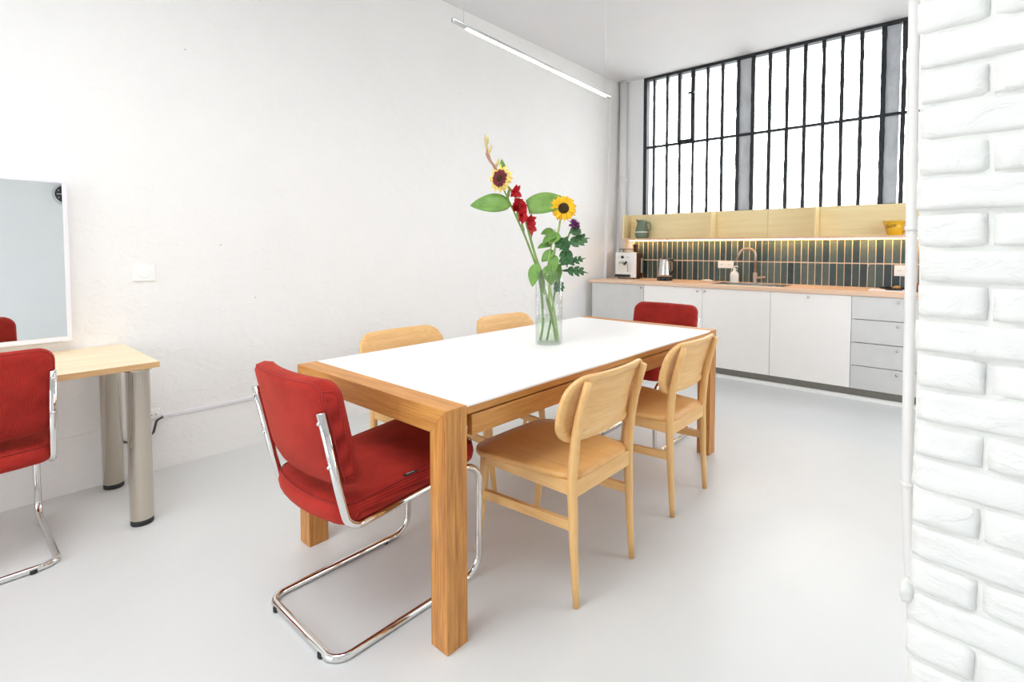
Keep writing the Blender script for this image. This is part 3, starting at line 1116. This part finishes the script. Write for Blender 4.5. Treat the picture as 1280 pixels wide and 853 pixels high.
box(bm, (sw - 0.003, -sd, -0.17), (sw, sd, 0.001))
box(bm, (-sw, -sd, -0.17), (sw, -sd + 0.003, 0.001))
box(bm, (-sw, sd - 0.003, -0.17), (sw, sd, 0.001))
box(bm, (-sw, -sd, -0.173), (sw, sd, -0.17))
obj('bowl', bm, M['steel'], sk)

# tap
tap = thing('kitchen_tap', 'brushed nickel gooseneck tap behind the sink', 'tap', (-1.705, 5.285, 0.887))
lt('tap_body', [(0, 0), (0.026, 0), (0.026, 0.004), (0.021, 0.008), (0.021, 0.105), (0.015, 0.112), (0, 0.112)], M['nickel'], tap, 20)
tb('spout', fillet([(0, 0, 0.10), (0, 0, 0.352), (-0.125, -0.05, 0.352), (-0.165, -0.068, 0.235)], 0.07, 9), 0.0125, M['nickel'], tap, 14)
tb('lever', [(0.0, 0, 0.06), (0.05, 0, 0.06), (0.10, -0.004, 0.070)], [0.013, 0.013, 0.008], M['nickel'], tap, 12)

# soap bottle, dish
sb = thing('soap_bottle', 'white ceramic soap bottle with pump beside the tap', 'bottle', (-1.912, 5.272, 0.887))
lt('bottle_body', [(0, 0), (0.040, 0), (0.043, 0.006), (0.043, 0.085), (0.036, 0.108), (0.018, 0.120), (0.016, 0.132), (0, 0.132)], M['ceramic'], sb, 24)
lt('pump_collar', [(0, 0.132), (0.017, 0.132), (0.017, 0.148), (0.006, 0.150), (0.006, 0.172), (0, 0.172)], M['whiteplastic'], sb, 16)
tb('pump_nozzle', [(0.006, 0, 0.172), (-0.012, -0.006, 0.174), (0.038, -0.006, 0.168)][0:1] + [(0.038, -0.01, 0.168)], 0.006, M['whiteplastic'], sb, 8)
sd_ = thing('soap_dish', 'flat white soap dish with a bar of soap at the splashback', 'dish', (-2.21, 5.29, 0.887))
lt('dish', [(0, 0), (0.05, 0), (0.075, 0.012), (0.072, 0.013), (0.048, 0.004), (0, 0.004)], M['ceramic'], sd_, 24)
obj('soap_bar', slab(0.036, 0.024, 0.018, 0.018, 0.007, lambda u, v, w: (u, v, 0.004 + w), rings=3), M['ceramic'], sd_, True)

# double and single sockets on the tiles
for name, xa, xb, za, zb2, n_s, lab in (('tile_socket', -2.127, -1.96, 1.033, 1.111, 2, 'white double wall socket on the tiles above the soap bottle'),
                                        ('tile_socket', -0.527, -0.375, 1.002, 1.098, 2, 'white double wall socket on the tiles near the brick pier')):
    t = thing(name, lab, 'socket', ((xa + xb) / 2, YB - 0.0105, (za + zb2) / 2))
    w_, h_ = (xb - xa) / 2, (zb2 - za) / 2
    bx('cover_plate', (-w_, -0.011, -h_), (w_, 0.001, h_), M['whiteplastic'], t, 0.002)
    for s in (-1, 1):
        bm = B()
        lathe(bm, [(0, 0), (0.024, 0), (0.024, 0.0015), (0, 0.0015)], 20)
        bmesh.ops.rotate(bm, verts=bm.verts, matrix=Matrix.Rotation(PI / 2, 3, 'X'))
        bmesh.ops.translate(bm, verts=bm.verts, vec=(s * w_ / 2, -0.011, 0))
        f = obj('socket_face', bm, M['whiteplastic'], t)
        for q in (-1, 1):
            bx('socket_hole', (s * w_ / 2 + q * 0.009 - 0.003, -0.0135, -0.003), (s * w_ / 2 + q * 0.009 + 0.003, -0.0125, 0.003), M['black'], f)

# open wall shelf with dividers, LED strip under it
SZ0, SZ1, SYF = 1.335, 1.637, 5.206
shx0, shx1 = -3.235, -0.1
sh = thing('wall_shelf', 'long birch plywood wall shelf with dividers under the barred window', 'shelf', ((shx0 + shx1) / 2, YB, SZ0))
ox = (shx0 + shx1) / 2
bx('shelf_board', (shx0 - ox, SYF - YB, 0), (shx1 - ox, -0.001, 0.0225), M['counter'], sh, 0.001, 1)
bx('end_panel', (shx0 - ox, SYF - YB, 0.0225), (shx0 - ox + 0.016, -0.001, SZ1 - SZ0), M['birch_z'], sh, 0.001, 1)
for dx in (-2.158, -1.146):
    bx('divider', (dx - ox - 0.009, SYF - YB + 0.01, 0.0225), (dx - ox + 0.009, -0.016, SZ1 - SZ0), M['birch_z'], sh, 0.001, 1)
for xa, xb in ((shx0 + 0.017, -2.168), (-2.148, -1.618), (-1.615, -1.156), (-1.136, shx1)):
    bx('back_panel', (xa - ox, -0.016, 0.0225), (xb - ox, -0.001, SZ1 - SZ0 + 0.004), M['birch_x'], sh, 0.001, 1)
tag(bx('led_strip', (-3.20, 5.316, SZ0 - 0.004), (-0.11, 5.328, SZ0 - 0.0005), M['led']), 'warm LED strip glowing under the wall shelf', 'light')

# sage jug
jug = thing('ceramic_jug', 'sage green ceramic jug on the wall shelf', 'jug', (-3.02, 5.285, SZ0 + 0.0225))
bm = B()
prof = [(0.0, 0.0), (0.058, 0.0), (0.066, 0.008), (0.078, 0.04), (0.080, 0.075), (0.072, 0.115), (0.058, 0.155), (0.053, 0.185), (0.056, 0.215),
        (0.052, 0.215), (0.049, 0.185), (0.054, 0.155), (0.066, 0.115), (0.073, 0.075), (0.06, 0.012), (0.0, 0.01)]
lathe(bm, prof, 28)
for v in bm.verts:      # pinch a pouring lip towards -x
    if v.co.z > 0.17 and v.co.x < 0:
        a = math.atan2(v.co.y, -v.co.x)
        k = max(0, 1 - abs(a) / 0.6) * (v.co.z - 0.17) / 0.045
        v.co.x -= 0.028 * k
        v.co.z += 0.014 * k
obj('jug_body', bm, M['sage'], jug, True)
tb('handle', fillet([(0.052, 0, 0.185), (0.105, 0, 0.19), (0.118, 0, 0.12), (0.07, 0, 0.06)], 0.035, 6), 0.0075, M['sage'], jug, 10)
bm = B()
lathe(bm, [(0.0805, 0.07), (0.0815, 0.073), (0.0815, 0.077), (0.0805, 0.08)], 28)
obj('band', bm, M['ceramic'], jug, True)

# yellow pouring cup with lettering
cup = thing('yellow_pitcher', 'small yellow pitcher with brown lettering on the wall shelf', 'pitcher', (-0.527, 5.285, SZ0 + 0.0225))


def cup_r(z):
    return 0.054 + 0.017 * z / 0.125


bm = B()
lathe(bm, [(0, 0), (0.052, 0), (0.054, 0.003), (cup_r(0.06), 0.06), (cup_r(0.125), 0.125), (cup_r(0.125) - 0.004, 0.125), (0.05, 0.006), (0, 0.006)], 28)
for v in bm.verts:
    if v.co.z > 0.09 and v.co.x < 0:
        a = math.atan2(v.co.y, -v.co.x)
        k = max(0, 1 - abs(a) / 0.5) * (v.co.z - 0.09) / 0.035
        v.co.x -= 0.020 * k
        v.co.z += 0.006 * k
cb = obj('pitcher_body', bm, M['yellow'], cup, True)
tb('handle', fillet([(0.062, 0, 0.112), (0.112, 0, 0.108), (0.108, 0, 0.072), (0.056, 0, 0.022)], 0.022, 5), 0.008, M['yellow'], cup, 10)
fc = bpy.data.curves.new('lettering', 'FONT')
fc.body = 'Suze'
fc.size = 0.046
fc.align_x = 'CENTER'
fc.shear = 0.25
fc.extrude = 0.0004
fo = bpy.data.objects.new('lettering_curve', fc)
C.objects.link(fo)
bpy.context.view_layer.update()
tm = bpy.data.meshes.new_from_object(fo.evaluated_get(bpy.context.evaluated_depsgraph_get()))
bpy.data.objects.remove(fo)
ROTL = -PI / 2 - 0.42
for v in tm.vertices:
    z = 0.066 + v.co.y + 0.18 * v.co.x
    r = cup_r(z) + 0.0006 + v.co.z
    a = ROTL + v.co.x / 0.062
    v.co = Vector((r * math.cos(a), r * math.sin(a), z))
link('lettering', tm, M['brownprint'], cb)

# coffee machine
cm = thing('coffee_machine', 'white espresso machine with dark sides on the worktop corner', 'coffee machine', (-3.148, 5.13, 0.887))
bx('front_panel', (-0.138, 0.0, 0.012), (0.138, 0.03, 0.308), M['whiteplastic'], cm, 0.010, 3)
bx('body', (-0.136, 0.028, 0.010), (0.136, 0.155, 0.300), M['brown'], cm, 0.006, 2)
bx('top_plate', (-0.130, 0.035, 0.300), (0.130, 0.152, 0.310), M['nickel'], cm, 0.003)
bx('recess', (-0.105, -0.001, 0.078), (0.085, 0.004, 0.196), M['ceramic'], cm)
dt = bx('drip_tray', (-0.125, -0.03, 0.022), (0.072, 0.006, 0.050), M['black'], cm, 0.006)
bx('tray_grid', (-0.115, -0.026, 0.050), (0.062, 0.0, 0.053), M['steel'], dt)
for fx in (-0.1, 0.1):
    lt('foot', [(0, 0), (0.014, 0), (0.014, 0.013), (0, 0.013)], M['rubber'], cm, 12, (fx, 0.03, 0))
    lt('foot', [(0, 0), (0.014, 0), (0.014, 0.013), (0, 0.013)], M['rubber'], cm, 12, (fx, 0.135, 0))


def knob_y(name, x, y, z, r, d, ma, parent):
    bm = B()
    lathe(bm, [(0, 0), (r, 0), (r * 0.94, d), (0, d)], 18)
    bmesh.ops.rotate(bm, verts=bm.verts, matrix=Matrix.Rotation(PI / 2, 3, 'X'))
    bmesh.ops.translate(bm, verts=bm.verts, vec=(x, y, z))
    return obj(name, bm, ma, parent)


knob_y('dial', -0.035, 0.0, 0.252, 0.017, 0.014, M['black'], cm)
for xx in (-0.085, 0.02, 0.045):
    knob_y('button', xx, 0.0, 0.250, 0.006, 0.004, M['nickel'], cm)
bm = B()
lathe(bm, [(0, 0), (0.034, 0), (0.036, 0.022), (0, 0.022)], 20, (-0.03, -0.028, 0.180))
gh = obj('group_head', bm, M['steel'], cm, True)
tb('portafilter_handle', [(0.0, -0.03, 0.180), (0.035, -0.075, 0.168), (0.075, -0.10, 0.200)], [0.008, 0.010, 0.012], M['black'], gh, 10)
tb('steam_wand', fillet([(0.03, 0.0, 0.182), (0.045, -0.03, 0.17), (0.062, -0.04, 0.085)], 0.015), 0.0045, M['steel'], cm, 8)
rail = fillet([(-0.12, 0.045, 0.345), (0.12, 0.045, 0.345), (0.12, 0.145, 0.345), (-0.12, 0.145, 0.345)], 0.012, 4, True)
rl = tb('cup_rail', rail, 0.004, M['brown'], cm, 8, True)
for px_, py_ in ((-0.11, 0.045), (0.11, 0.045), (0.11, 0.145), (-0.11, 0.145)):
    tb('rail_post', [(px_, py_, 0.308), (px_, py_, 0.345)], 0.004, M['brown'], rl, 8)
bx('side_tank', (0.137, 0.11, 0.07), (0.16, 0.154, 0.24), M['nickel'], cm, 0.005)
tag(obj('tamper', lathe(B(), [(0, 0), (0.020, 0), (0.020, 0.03), (0.022, 0.055), (0.027, 0.075), (0.030, 0.088), (0.018, 0.094), (0, 0.095)], 18), M['brown'], None, True, (-3.075, 5.235, 1.1975)),
    'small dark brown tapered mill standing on the coffee machine', 'mill')

# kettle
kt = thing('electric_kettle', 'stainless steel electric kettle with black handle on the worktop', 'kettle', (-2.648, 5.15, 0.887))
lt('power_base', [(0, 0), (0.082, 0), (0.086, 0.006), (0.086, 0.030), (0.080, 0.038), (0, 0.038)], M['black'], kt, 28)
bm = B()
lathe(bm, [(0, 0.038), (0.080, 0.038), (0.079, 0.07), (0.070, 0.16), (0.062, 0.225), (0.058, 0.238), (0, 0.240)], 28)
for v in bm.verts:
    if v.co.z > 0.18 and v.co.x < -0.03:
        a = math.atan2(v.co.y, -v.co.x)
        k = max(0, 1 - abs(a) / 0.6) * (v.co.z - 0.18) / 0.05
        v.co.x -= 0.018 * k
obj('kettle_body', bm, M['steel'], kt, True)
lt('lid', [(0, 0.238), (0.055, 0.238), (0.05, 0.246), (0.012, 0.248), (0.012, 0.254), (0, 0.254)], M['black'], kt, 24)
tb('handle', fillet([(0.045, -0.01, 0.235), (0.118, -0.03, 0.228), (0.125, -0.032, 0.12), (0.072, -0.015, 0.065)], 0.035, 6), [0.013] * 16, M['black'], kt, 10)

# things at the pier end of the worktop
tray = thing('paper_board', 'white board with a thin black knife at the end of the worktop', 'board', (-0.50, 5.06, 0.887))
bx('board', (-0.17, -0.09, 0.0), (0.13, 0.09, 0.010), M['paper'], tray, 0.003)
tag(bx('knife', (-0.55, 4.995, 0.8985), (-0.43, 5.012, 0.905), M['black'], None, 0.003), 'thin black handled knife lying on the white board', 'knife')
dish = thing('dark_dish', 'flat black dish on the worktop near the brick pier', 'dish', (-0.515, 5.235, 0.887))
lt('dish', [(0, 0), (0.07, 0), (0.12, 0.018), (0.116, 0.019), (0.066, 0.005), (0, 0.005)], M['black'], dish, 28)
tag(obj('bread_roll', slab(0.032, 0.024, 0.022, 0.026, 0.011, lambda u, v, w: (u, v, w), crown=0.006, rings=3), M['biscuit'], None, True, (-0.49, 5.225, 0.893)), 'small golden bread roll lying in the black dish', 'bread')
tag(obj('copper_bowl', lathe(B(), [(0, 0), (0.05, 0), (0.095, 0.03), (0.115, 0.065), (0.110, 0.065), (0.09, 0.033), (0.047, 0.006), (0, 0.006)], 28), M['copper'], None, True, (-0.30, 5.15, 0.887)), 'reddish copper bowl on the worktop behind the brick pier', 'bowl')

# ------------------------------------------------------------------ vase and flowers
VX, VY, VZ = -1.668, 1.985, TH
vs = thing('glass_vase', 'tall clear glass cylinder vase holding cut flowers on the table', 'vase', (VX, VY, VZ))
lt('vase_glass', [(0, 0.0005), (0.066, 0.0005), (0.068, 0.003), (0.068, 0.37), (0.0655, 0.37), (0.0655, 0.010), (0, 0.010)], M['vase'], vs, 40)
lt('water', [(0, 0.0104), (0.0652, 0.0104), (0.0652, 0.142), (0, 0.142)], M['water'], vs, 40)
# bouquet frame: r across the bunch, f towards its back (the bunch faces the room's open corner), z up
BR = Vector((0.779, 0.627, 0)).normalized()
BF = Vector((-0.627, 0.779, 0)).normalized()
BU = Vector((0, 0, 1))


def bp(r, h, f=0.0):
    """point of the bouquet, relative to the vase base"""
    return BR * r + BF * f + BU * h


def blade(bm, org, direc, nrm, length, width, shape, curl=0.0, fold=0.0, n=8, serr=0.0, m_=2):
    """a leaf or petal: shape(t) gives relative half width, curl bends it along its length, fold makes a V"""
    d = Vector(direc).normalized()
    nn = Vector(nrm)
    nn = (nn - d * nn.dot(d)).normalized()
    s = d.cross(nn)
    rows = []
    pos = Vector(org)
    ang = 0.0
    step = length / n
    for i in range(n + 1):
        t = i / n
        hwid = max(width * 0.5 * shape(t), 0.0003)
        if serr and i % 2:
            hwid *= 1 - serr
        dd = d * math.cos(ang) + nn * math.sin(ang)
        up = nn * math.cos(ang) - d * math.sin(ang)
        row = []
        for k in range(-m_, m_ + 1):
            q = k / m_
            row.append(bm.verts.new(pos + s * (hwid * q) + up * (fold * hwid * abs(q))))
        rows.append(row)
        pos = pos + dd * step
        ang += curl / n
    for a, b in zip(rows, rows[1:]):
        for k in range(len(a) - 1):
            bm.faces.new((a[k], a[k + 1], b[k + 1], b[k]))
    return bm


def thick(o, t=0.0008):
    md = o.modifiers.new('thickness', 'SOLIDIFY')
    md.thickness = t
    md.offset = 0
    return o


heart = lambda t: (math.sin(PI * min(1, t * 0.5 + 0.5) ** 1.0) if t > 0.25 else 0.55 + 0.45 * (t / 0.25) ** 0.7 * 1.0) * (1 if t < 0.95 else 0.6) if t > 0.25 else (0.5 + 0.42 * (t / 0.25))
oval = lambda t: max(0.02, math.sin(PI * t ** 0.75) ** 0.8)
lance = lambda t: max(0.02, math.sin(PI * min(1, t + 0.03) ** 0.85))


def petal_shape(t):
    return max(0.03, math.sin(PI * (0.16 + 0.84 * t)) ** 0.9)


def leaf(parent, org, direc, nrm, length, width, ma, curl=-0.6, fold=0.25, shape=oval, serr=0.0, n=8):
    bm = blade(B(), org, direc, nrm, length, width, shape, curl, fold, n, serr)
    return thick(obj('leaf', bm, ma, parent, True))


def smooth_path(pts, n=6):
    pts = [Vector(p) for p in pts]
    out = []
    for i in range(len(pts) - 1):
        p0, p1, p2, p3 = pts[max(i - 1, 0)], pts[i], pts[i + 1], pts[min(i + 2, len(pts) - 1)]
        for k in range(n):
            t = k / n
            out.append(0.5 * ((2 * p1) + (p2 - p0) * t + (2 * p0 - 5 * p1 + 4 * p2 - p3) * t * t + (3 * p1 - p0 - 3 * p2 + p3) * t ** 3))
    out.append(pts[-1])
    return out


def flower(name, label, cat='flower', group='cut flowers in the glass vase'):
    return thing(name, label, cat, (VX, VY, VZ), 0, group)


def stem(parent, pts, r0, r1, ma):
    pp_ = smooth_path(pts)
    return tb('stem', pp_, [r0 + (r1 - r0) * i / (len(pp_) - 1) for i in range(len(pp_))], ma, parent, 8)


def head(parent, cen, facing, r_disc, r_pet, n, ma_p, ma_d, layers=2, width=0.02, inner=None, droop=0.15, seed=1):
    rg = random.Random(seed)
    fz = Vector(facing).normalized()
    ax = fz.orthogonal().normalized()
    ay = fz.cross(ax)
    cen = Vector(cen)
    bm, bm2 = B(), B()
    for L in range(layers):
        for k in range(n):
            a = 2 * PI * (k + 0.5 * L) / n + rg.uniform(-0.07, 0.07)
            d = ax * math.cos(a) + ay * math.sin(a)
            tilt = rg.uniform(0.05, 0.3) - L * 0.15
            dd = (d + fz * tilt).normalized()
            ln = (r_pet - r_disc * 0.8) * rg.uniform(0.85, 1.08)
            blade(bm, cen + d * r_disc * 0.8 + fz * (0.002 * L - 0.003), dd, fz, ln, width * rg.uniform(0.85, 1.15), petal_shape, -droop * rg.uniform(0.3, 2), 0.35, 5)
            if inner:
                blade(bm2, cen + d * r_disc * 0.75 + fz * (0.003 + 0.002 * L), (d + fz * (tilt + 0.12)).normalized(), fz, ln * 0.58, width * 0.9, petal_shape, -droop, 0.35, 4)
    po = thick(obj('petals', bm, ma_p, parent, True), 0.0005)
    po['kind'] = 'stuff'
    if inner:
        pi_ = thick(obj('inner_petals', bm2, inner, parent, True), 0.0005)
        pi_['kind'] = 'stuff'
    else:
        bm2.free()
    bm = B()
    lathe(bm, [(0, -0.008), (r_disc * 0.6, -0.008), (r_disc, -0.002), (r_disc, 0.004), (r_disc * 0.8, 0.009), (r_disc * 0.45, 0.010), (0, 0.007)], 24)
    R = Matrix((ax, ay, fz)).transposed()
    for v in bm.verts:
        v.co = cen + R @ v.co
    obj('disc', bm, ma_d, parent, True)
    bm = B()        # green sepals behind the head
    for k in range(12):
        a = 2 * PI * k / 12
        d = ax * math.cos(a) + ay * math.sin(a)
        blade(bm, cen - fz * 0.008, (d * 0.9 + fz * 0.15), fz, r_disc * 1.5, 0.013, oval, -0.4, 0.3, 4)
    thick(obj('sepals', bm, M['leaf'], parent, True))['kind'] = 'stuff'


cam_dir = -BF
# 1 the yellow sunflower
f1 = flower('sunflower', 'bright yellow sunflower with brown centre in the glass vase')
stem(f1, [bp(0.035, 0.012, 0.01), bp(0.02, 0.12, 0.0), bp(0.0, 0.25, 0.01), bp(0.02, 0.42, 0.0), bp(0.045, 0.56, 0.01), bp(0.062, 0.655, 0.02), bp(0.073, 0.682, 0.012)], 0.0065, 0.005, M['stem_pale'])
head(f1, bp(0.073, 0.686, -0.01), cam_dir + BU * 0.12 + BR * 0.05, 0.027, 0.068, 19, M['petal'], M['disc'], 2, 0.019, seed=4)
leaf(f1, bp(0.04, 0.545, 0), -BR * 0.8 - BU * 0.1 + BF * -0.3, BU + cam_dir * 0.6, 0.085, 0.06, M['leaf'], -0.9)
leaf(f1, bp(0.03, 0.47, 0), -BR * 0.75 - BU * 0.45 - BF * 0.2, BU * 0.5 + cam_dir, 0.09, 0.055, M['leaf'], -0.8)
leaf(f1, bp(0.05, 0.56, 0), -BR * 0.55 - BU * 0.5 - BF * 0.5, BU * 0.5 + cam_dir, 0.08, 0.06, M['leaf'], -0.6)
leaf(f1, bp(0.02, 0.42, -0.01), BR * 0.25 - BU * 0.8 - BF * 0.3, cam_dir + BR * 0.5, 0.12, 0.065, M['leaf'], -0.3, 0.3)
leaf(f1, bp(0.03, 0.45, -0.01), -BR * 0.1 - BU * 0.75 - BF * 0.4, cam_dir - BR * 0.4, 0.11, 0.06, M['leaf'], -0.4, 0.3)
# 2 the two-coloured sunflower on the long leaning stem
f2 = flower('bicolour_sunflower', 'cream and wine-red sunflower on a long leaning stem')
stem(f2, [bp(0.045, 0.012, -0.02), bp(0.01, 0.15, 0.0), bp(-0.045, 0.36, 0.01), bp(-0.085, 0.50, 0.0), bp(-0.130, 0.66, 0.0), bp(-0.190, 0.775, 0.0), bp(-0.225, 0.80, -0.005)], 0.0075, 0.0055, M['stem'])
head(f2, bp(-0.245, 0.832, -0.015), cam_dir - BR * 0.55 + BU * 0.2, 0.019, 0.074, 14, M['petal_cream'], M['disc'], 2, 0.024, M['petal_wine'], 0.6, seed=9)
leaf(f2, bp(-0.19, 0.70, 0), -BR * 1.0 + BU * 0.12 + BF * -0.1, BU * 0.6 + cam_dir * 1.0, 0.215, 0.115, M['leaf'], -0.5, 0.2, n=12)
leaf(f2, bp(-0.235, 0.85, 0.01), BU * 1.0 - BR * 0.05, cam_dir + BR * 0.4, 0.085, 0.036, M['leaf'], -0.1, 0.3)
stem(f2, [bp(-0.093, 0.52, 0.0), bp(-0.082, 0.58, 0.0), bp(-0.078, 0.64, 0.0)], 0.003, 0.0025, M['stem'])
leaf(f2, bp(-0.108, 0.688, 0.0), BR * 1.0 + BU * 0.28, BU * 0.55 + cam_dir * 1.0, 0.225, 0.125, M['leaf'], -0.45, 0.2, lambda t: max(0.03, (math.sin(PI * (0.22 + 0.78 * t)) ** 0.9)), n=12)
leaf(f2, bp(-0.055, 0.41, -0.01), -BR * 0.25 - BU * 0.8 - BF * 0.2, cam_dir - BR * 0.5, 0.125, 0.07, M['leaf'], -0.4, 0.3)
# 3 gladiolus with scarlet blooms and a spike of buds
f3 = flower('gladiolus', 'gladiolus spike with scarlet blooms and pale closed buds')
stem(f3, [bp(-0.045, 0.012, 0.01), bp(-0.03, 0.12, 0.01), bp(-0.05, 0.33, 0.02), bp(-0.105, 0.5, 0.015), bp(-0.165, 0.64, 0.01), bp(-0.22, 0.76, 0.01), bp(-0.27, 0.88, 0.01), bp(-0.305, 0.955, 0.01), bp(-0.318, 1.035, 0.01)], 0.007, 0.0025, M['stem'])
rg = random.Random(5)
for r_, h_, f_ in ((-0.185, 0.770, -0.02), (-0.168, 0.728, -0.03), (-0.182, 0.690, -0.02), (-0.148, 0.690, -0.03), (-0.142, 0.650, -0.035), (-0.118, 0.628, -0.03), (-0.108, 0.592, -0.03)):
    bm = B()
    c = bp(r_, h_, f_)
    ax_ = (BR * rg.uniform(0.3, 0.9) - BU * rg.uniform(-0.1, 0.5) + cam_dir * rg.uniform(0.3, 0.9)).normalized()
    o1 = ax_.orthogonal().normalized()
    o2 = ax_.cross(o1)
    for k in range(6):
        a = 2 * PI * k / 6 + rg.uniform(-0.3, 0.3)
        d = o1 * math.cos(a) + o2 * math.sin(a)
        blade(bm, c, (ax_ * 1.1 + d * 0.7), d * -1 + ax_ * 0.6, rg.uniform(0.042, 0.06), 0.034, petal_shape, -rg.uniform(0.3, 1.2), 0.4, 5)
    thick(obj('bloom', bm, M['petal_red'], f3, True), 0.0005)
for i, (r_, h_, ln, an) in enumerate(((-0.262, 0.868, 0.065, -0.5), (-0.272, 0.885, 0.06, 0.35), (-0.285, 0.905, 0.07, -0.55), (-0.297, 0.93, 0.055, -0.4), (-0.307, 0.955, 0.055, 0.35), (-0.312, 0.975, 0.05, -0.25), (-0.316, 1.0, 0.045, 0.2), (-0.318, 1.015, 0.045, -0.05))):
    d = (BU * math.cos(an) + BR * math.sin(an)).normalized()
    p0 = bp(r_, h_, 0.006)
    tb('bud', [p0, p0 + d * ln * 0.35, p0 + d * ln * 0.7, p0 + d * ln], [0.004, 0.0075, 0.006, 0.001], M['bud_pink'] if i in (0, 2, 3) else M['bud'], f3, 8)
for r_, h_, an in ((-0.150, 0.62, 0.25), (-0.128, 0.56, 0.2), (-0.21, 0.735, -0.2)):
    d = (BU * math.cos(an) - BR * math.sin(an)).normalized()
    p0 = bp(r_, h_, 0.0)
    tb('bud', [p0, p0 + d * 0.02, p0 + d * 0.04, p0 + d * 0.06], [0.005, 0.008, 0.006, 0.001], M['stem'], f3, 8)
leaf(f3, bp(-0.02, 0.24, 0.01), BU * 1.0 - BR * 0.2, cam_dir, 0.2, 0.028, M['stem'], 0.1, 0.4, lance)
# 4 purple chrysanthemum with dark lobed leaves
f4 = flower('chrysanthemum', 'small purple chrysanthemum with dark lobed leaves beside the yellow sunflower')
stem(f4, [bp(-0.01, 0.012, 0.03), bp(0.01, 0.12, 0.02), bp(0.03, 0.26, 0.03), bp(0.06, 0.40, 0.03), bp(0.09, 0.52, 0.03), bp(0.115, 0.59, 0.02)], 0.0055, 0.004, M['leaf'])
rg = random.Random(8)
bm = B()
c = bp(0.122, 0.602, 0.0)
for k in range(90):
    d = Vector((rg.gauss(0, 1), rg.gauss(0, 1), rg.gauss(0, 1))).normalized()
    d = (d + (BU * 0.4 + BR * 0.4 + cam_dir * 0.5)).normalized()
    blade(bm, c, d, d.orthogonal(), rg.uniform(0.030, 0.042), 0.013, petal_shape, rg.uniform(-1, 1), 0.4, 4)
thick(obj('petals', bm, M['petal_purple'], f4, True), 0.0005)['kind'] = 'stuff'


def lobed(org, direc, nrm, length, width):
    bm = blade(B(), org, direc, nrm, length, width * 0.35, lance, -0.5, 0.2, 8)
    d = Vector(direc).normalized()
    nn = Vector(nrm)
    nn = (nn - d * nn.dot(d)).normalized()
    s = d.cross(nn)
    for t, k in ((0.25, 0.9), (0.45, 1.0), (0.65, 0.75)):
        for q in (-1, 1):
            blade(bm, Vector(org) + d * length * t + nn * (-0.12 * length * t * t), d * 0.75 + s * q, nn, width * 0.62 * k, width * 0.34, oval, -0.5, 0.2, 5)
    return thick(obj('leaf', bm, M['leaf_dark'], f4, True))


lobed(bp(0.085, 0.50, 0.0), BR * 1.0 + BU * 0.45 - BF * 0.2, BU * 0.8 + cam_dir, 0.13, 0.085)
lobed(bp(0.08, 0.50, 0.0), -BU * 0.9 + BR * 0.15 - BF * 0.3, cam_dir + BR * 0.3, 0.12, 0.085)
lobed(bp(0.08, 0.40, 0.0), BR * 1.0 + BU * 0.42, BU * 0.5 + cam_dir, 0.12, 0.05)
lobed(bp(0.065, 0.37, 0.0), BR * 1.0 + BU * 0.05 - BF * 0.1, BU * 0.8 + cam_dir, 0.14, 0.07)
lobed(bp(0.095, 0.545, 0.0), BR * -0.4 + BU * -0.7 - BF * 0.4, cam_dir, 0.09, 0.085)
lobed(bp(0.10, 0.56, 0.0), BR * 0.6 + BU * 0.25 - BF * 0.2, cam_dir + BU * 0.4, 0.07, 0.06)
lobed(bp(0.045, 0.34, 0.0), BR * 0.1 - BU * 0.9 - BF * 0.25, cam_dir, 0.09, 0.06)
# 5 a plain leafy stem filling the back of the bunch
f5 = flower('leafy_stem', 'pale leafy stem without a bloom at the back of the bunch')
stem(f5, [bp(0.05, 0.012, 0.02), bp(0.03, 0.15, 0.0), bp(0.005, 0.3, -0.015), bp(-0.005, 0.40, -0.02), bp(0.03, 0.58, 0.03)], 0.006, 0.003, M['stem_pale'])
leaf(f5, bp(0.0, 0.40, -0.02), BR * 0.1 - BU * 0.7 - BF * 0.5, cam_dir, 0.11, 0.075, M['leaf'], -0.5, 0.3)
leaf(f5, bp(0.028, 0.56, 0.03), -BR * 0.9 + BU * 0.25 - BF * 0.2, BU + cam_dir, 0.075, 0.055, M['leaf'], -1.0, 0.3)
leaf(f5, bp(0.015, 0.5, 0.02), -BR * 0.9 + BU * 0.05 - BF * 0.2, BU + cam_dir, 0.08, 0.045, M['leaf'], -0.9, 0.3)
